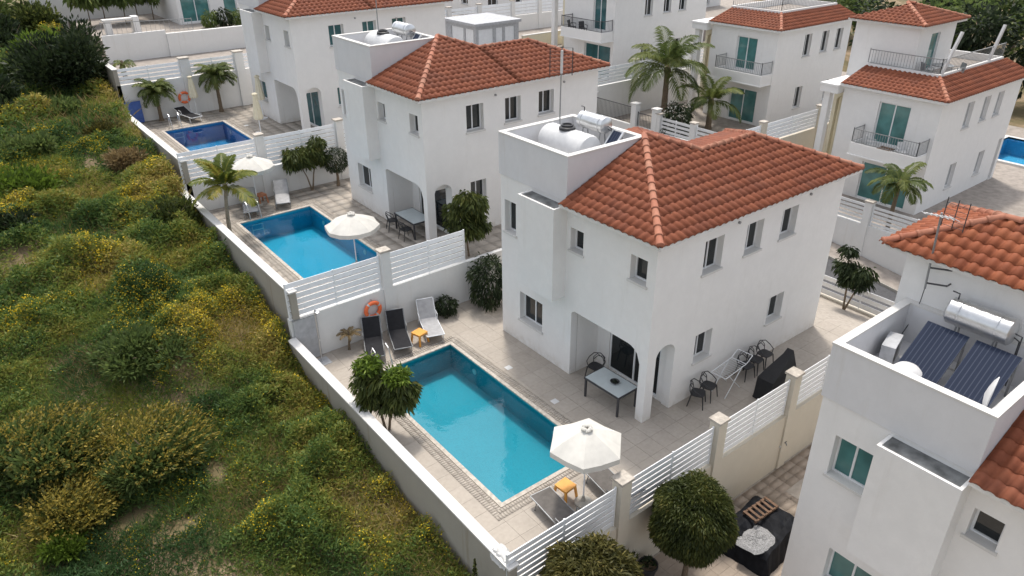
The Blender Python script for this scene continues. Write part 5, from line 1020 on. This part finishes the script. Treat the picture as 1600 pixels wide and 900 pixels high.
r = thing('tall_herb', 'spindly tall herb at the near end of the low wall', 'plant', (-7.5, -1.75, -.75)); MB().tube([(0, 0, 0), (.03, 0, .8), (.05, .03, 1.6)], [.02, .015, .006], 5).build('stem', 'bark', r); n = 260; t = RNG.random(n); leaves('foliage', np.stack([.05*t, .03*t, .2+1.4*t], 1), rnd_dir(n)*np.array([1, 1, .4])+np.array([0, 0, .5]), .2*(1.15-t), .05, 'leaf_tree', r)
def field_cover():
    def sample(n, x0, x1, y0, y1):
        x = RNG.uniform(x0, x1, n); y = RNG.uniform(y0, y1, n); k = x < xwall(y)-.22; return x[k], y[k]
    BARE = [(-10.35, 10.9, .38, 1.3), (-10.9, 6.0, .3, .5), (-13.5, 19.6, .7, .7), (-13.4, 5.9, .7, .4), (-9.3, 26.2, .35, 1.4), (-10.9, 9.2, .28, .6), (-12.3, 4.9, .5, .35), (-12, 52, 4, 2.5)]
    def bare(x, y):
        b = np.zeros_like(x)
        for cx, cy, rx, ry in BARE: b = np.maximum(b, np.exp(-(((x-cx)/rx)**2+((y-cy)/ry)**2)**1.5))
        return b
    def clump(x, y): return np.clip((.55*vnoise(x, y, 1.7, 3)+.3*vnoise(x, y, .75, 4)+.15*vnoise(x, y, .35, 6)-.27)*2.1, 0, 1)
    def species(x, y): return np.clip(.5+1.5*(.6*vnoise(x, y, 2.4, 31)+.4*vnoise(x, y, .9, 32)-.5), 0, 1)
    def hgt(x, y): return .05+1.35*clump(x, y)**1.5*(.45+.55*vnoise(x, y, 4, 7))
    def hgt_old(x, y): return .18+.85*np.clip(vnoise(x, y, 2.6, 3)*1.5-.35, 0, 1)*(.4+.6*vnoise(x, y, .8, 4))
    P1 = []; 
    zones = [(-18, -6.9, -4, 15, 1.0), (-18, -6.3, 15, 30, .5), (-24, -5.8, 30, 60, .16), (-24, -18, 5, 30, .1)]
    def batch(name, per, Lr, wr, mat, kind_w, up, flat_h=None, tint=None):
        X = []; Y = []; Sc = []
        for x0, x1, y0, y1, den in zones:
            n = int((x1-x0)*(y1-y0)*per*den); x, y = sample(n, x0, x1, y0, y1); k = RNG.random(len(x)) < kind_w(x, y)*np.clip(1.05-.9*bare(x, y)*(.55+.9*vnoise(x, y, .5, 21)), .02, 1)**2; X.append(x[k]); Y.append(y[k]); Sc.append(np.full(k.sum(), den**-.42))
        x = np.concatenate(X); y = np.concatenate(Y); sc = np.concatenate(Sc); n = len(x); h = hgt(x, y); z = fieldz(x, y)
        if flat_h is None: zz = z+h*RNG.random(n)**.55*.95
        else: zz = z+h*flat_h(RNG.random(n))
        D = rnd_dir(n); D[:, 2] = np.abs(D[:, 2])*.5+up; L = RNG.uniform(*Lr, n)*sc; W_ = RNG.uniform(*wr, n)*sc
        c = np.clip(-.1+.8*species(x, y)**1.25+.3*(vnoise(x, y, 5, 8)-.5)+.25*np.exp(-((xwall(y)-x)/2.0)**2)+.13*RNG.normal(size=n), 0, 1) if tint is None else tint(x, y)
        tag(leaves(name, np.stack([x, y, zz], 1), D, L, W_, mat, None, c, .12), dict(weeds='low green weeds and leaves covering the wild field', grass='green and olive grass blades across the wild field', dry_grass='dry straw coloured grass in the wild field', wildflowers='small yellow wildflowers dotted over the field')[name], name.replace('_', ' '), None, 'stuff'); return n
    nz = lambda s, sd: (lambda x, y: vnoise(x, y, s, sd))
    N = batch('weeds', 2100, (.08, .2), (.028, .052), 'grass_green', lambda x, y: .1+.9*clump(x, y), .35)
    N += batch('grass', 620, (.2, .5), (.014, .026), 'grass_green', lambda x, y: np.clip(.4+1.0*(vnoise(x, y, 2.2, 12)-.4), .15, 1), .9, lambda q: q*.25)
    N += batch('dry_grass', 300, (.2, .55), (.012, .024), 'grass_dry', lambda x, y: np.clip(2.2*(vnoise(x, y, 2.6, 13)-.42)+.5*np.exp(-((x-xwall(y)+1)/1.0)**2), .05, 1), .8, lambda q: q*.3)
    N += batch('wildflowers', 900, (.032, .055), (.032, .052), 'flower_yellow', lambda x, y: np.clip(5*(vnoise(x, y, 2.1, 14)*.6+vnoise(x, y, .7, 15)*.4-.515), .015, 1)*(.25+.75*clump(x, y)), .25, lambda q: .7+q*.4)
    print('field leaves', N)
field_cover()

r = thing('crumpled_cloth', 'crumpled white sheet lying over the near end of the low wall', 'cloth', (-6.95, -2.2, 1.07)); r.scale = (.75, .7, .6); m = MB(); random.seed(5); n = 9
m.v = [(-.3+.6*i/n+random.uniform(-.03, .03), -.4+.8*j/n+random.uniform(-.03, .03), .03+random.uniform(0, .1)-(.35*max(0, abs(-.3+.6*i/n)-.16)/.14 if abs(-.3+.6*i/n) > .16 else 0)) for i in range(n+1) for j in range(n+1)]; m.f = [(i*(n+1)+j, (i+1)*(n+1)+j, (i+1)*(n+1)+j+1, i*(n+1)+j+1) for i in range(n) for j in range(n)]; m.build('sheet', 'ring_white', r, True)
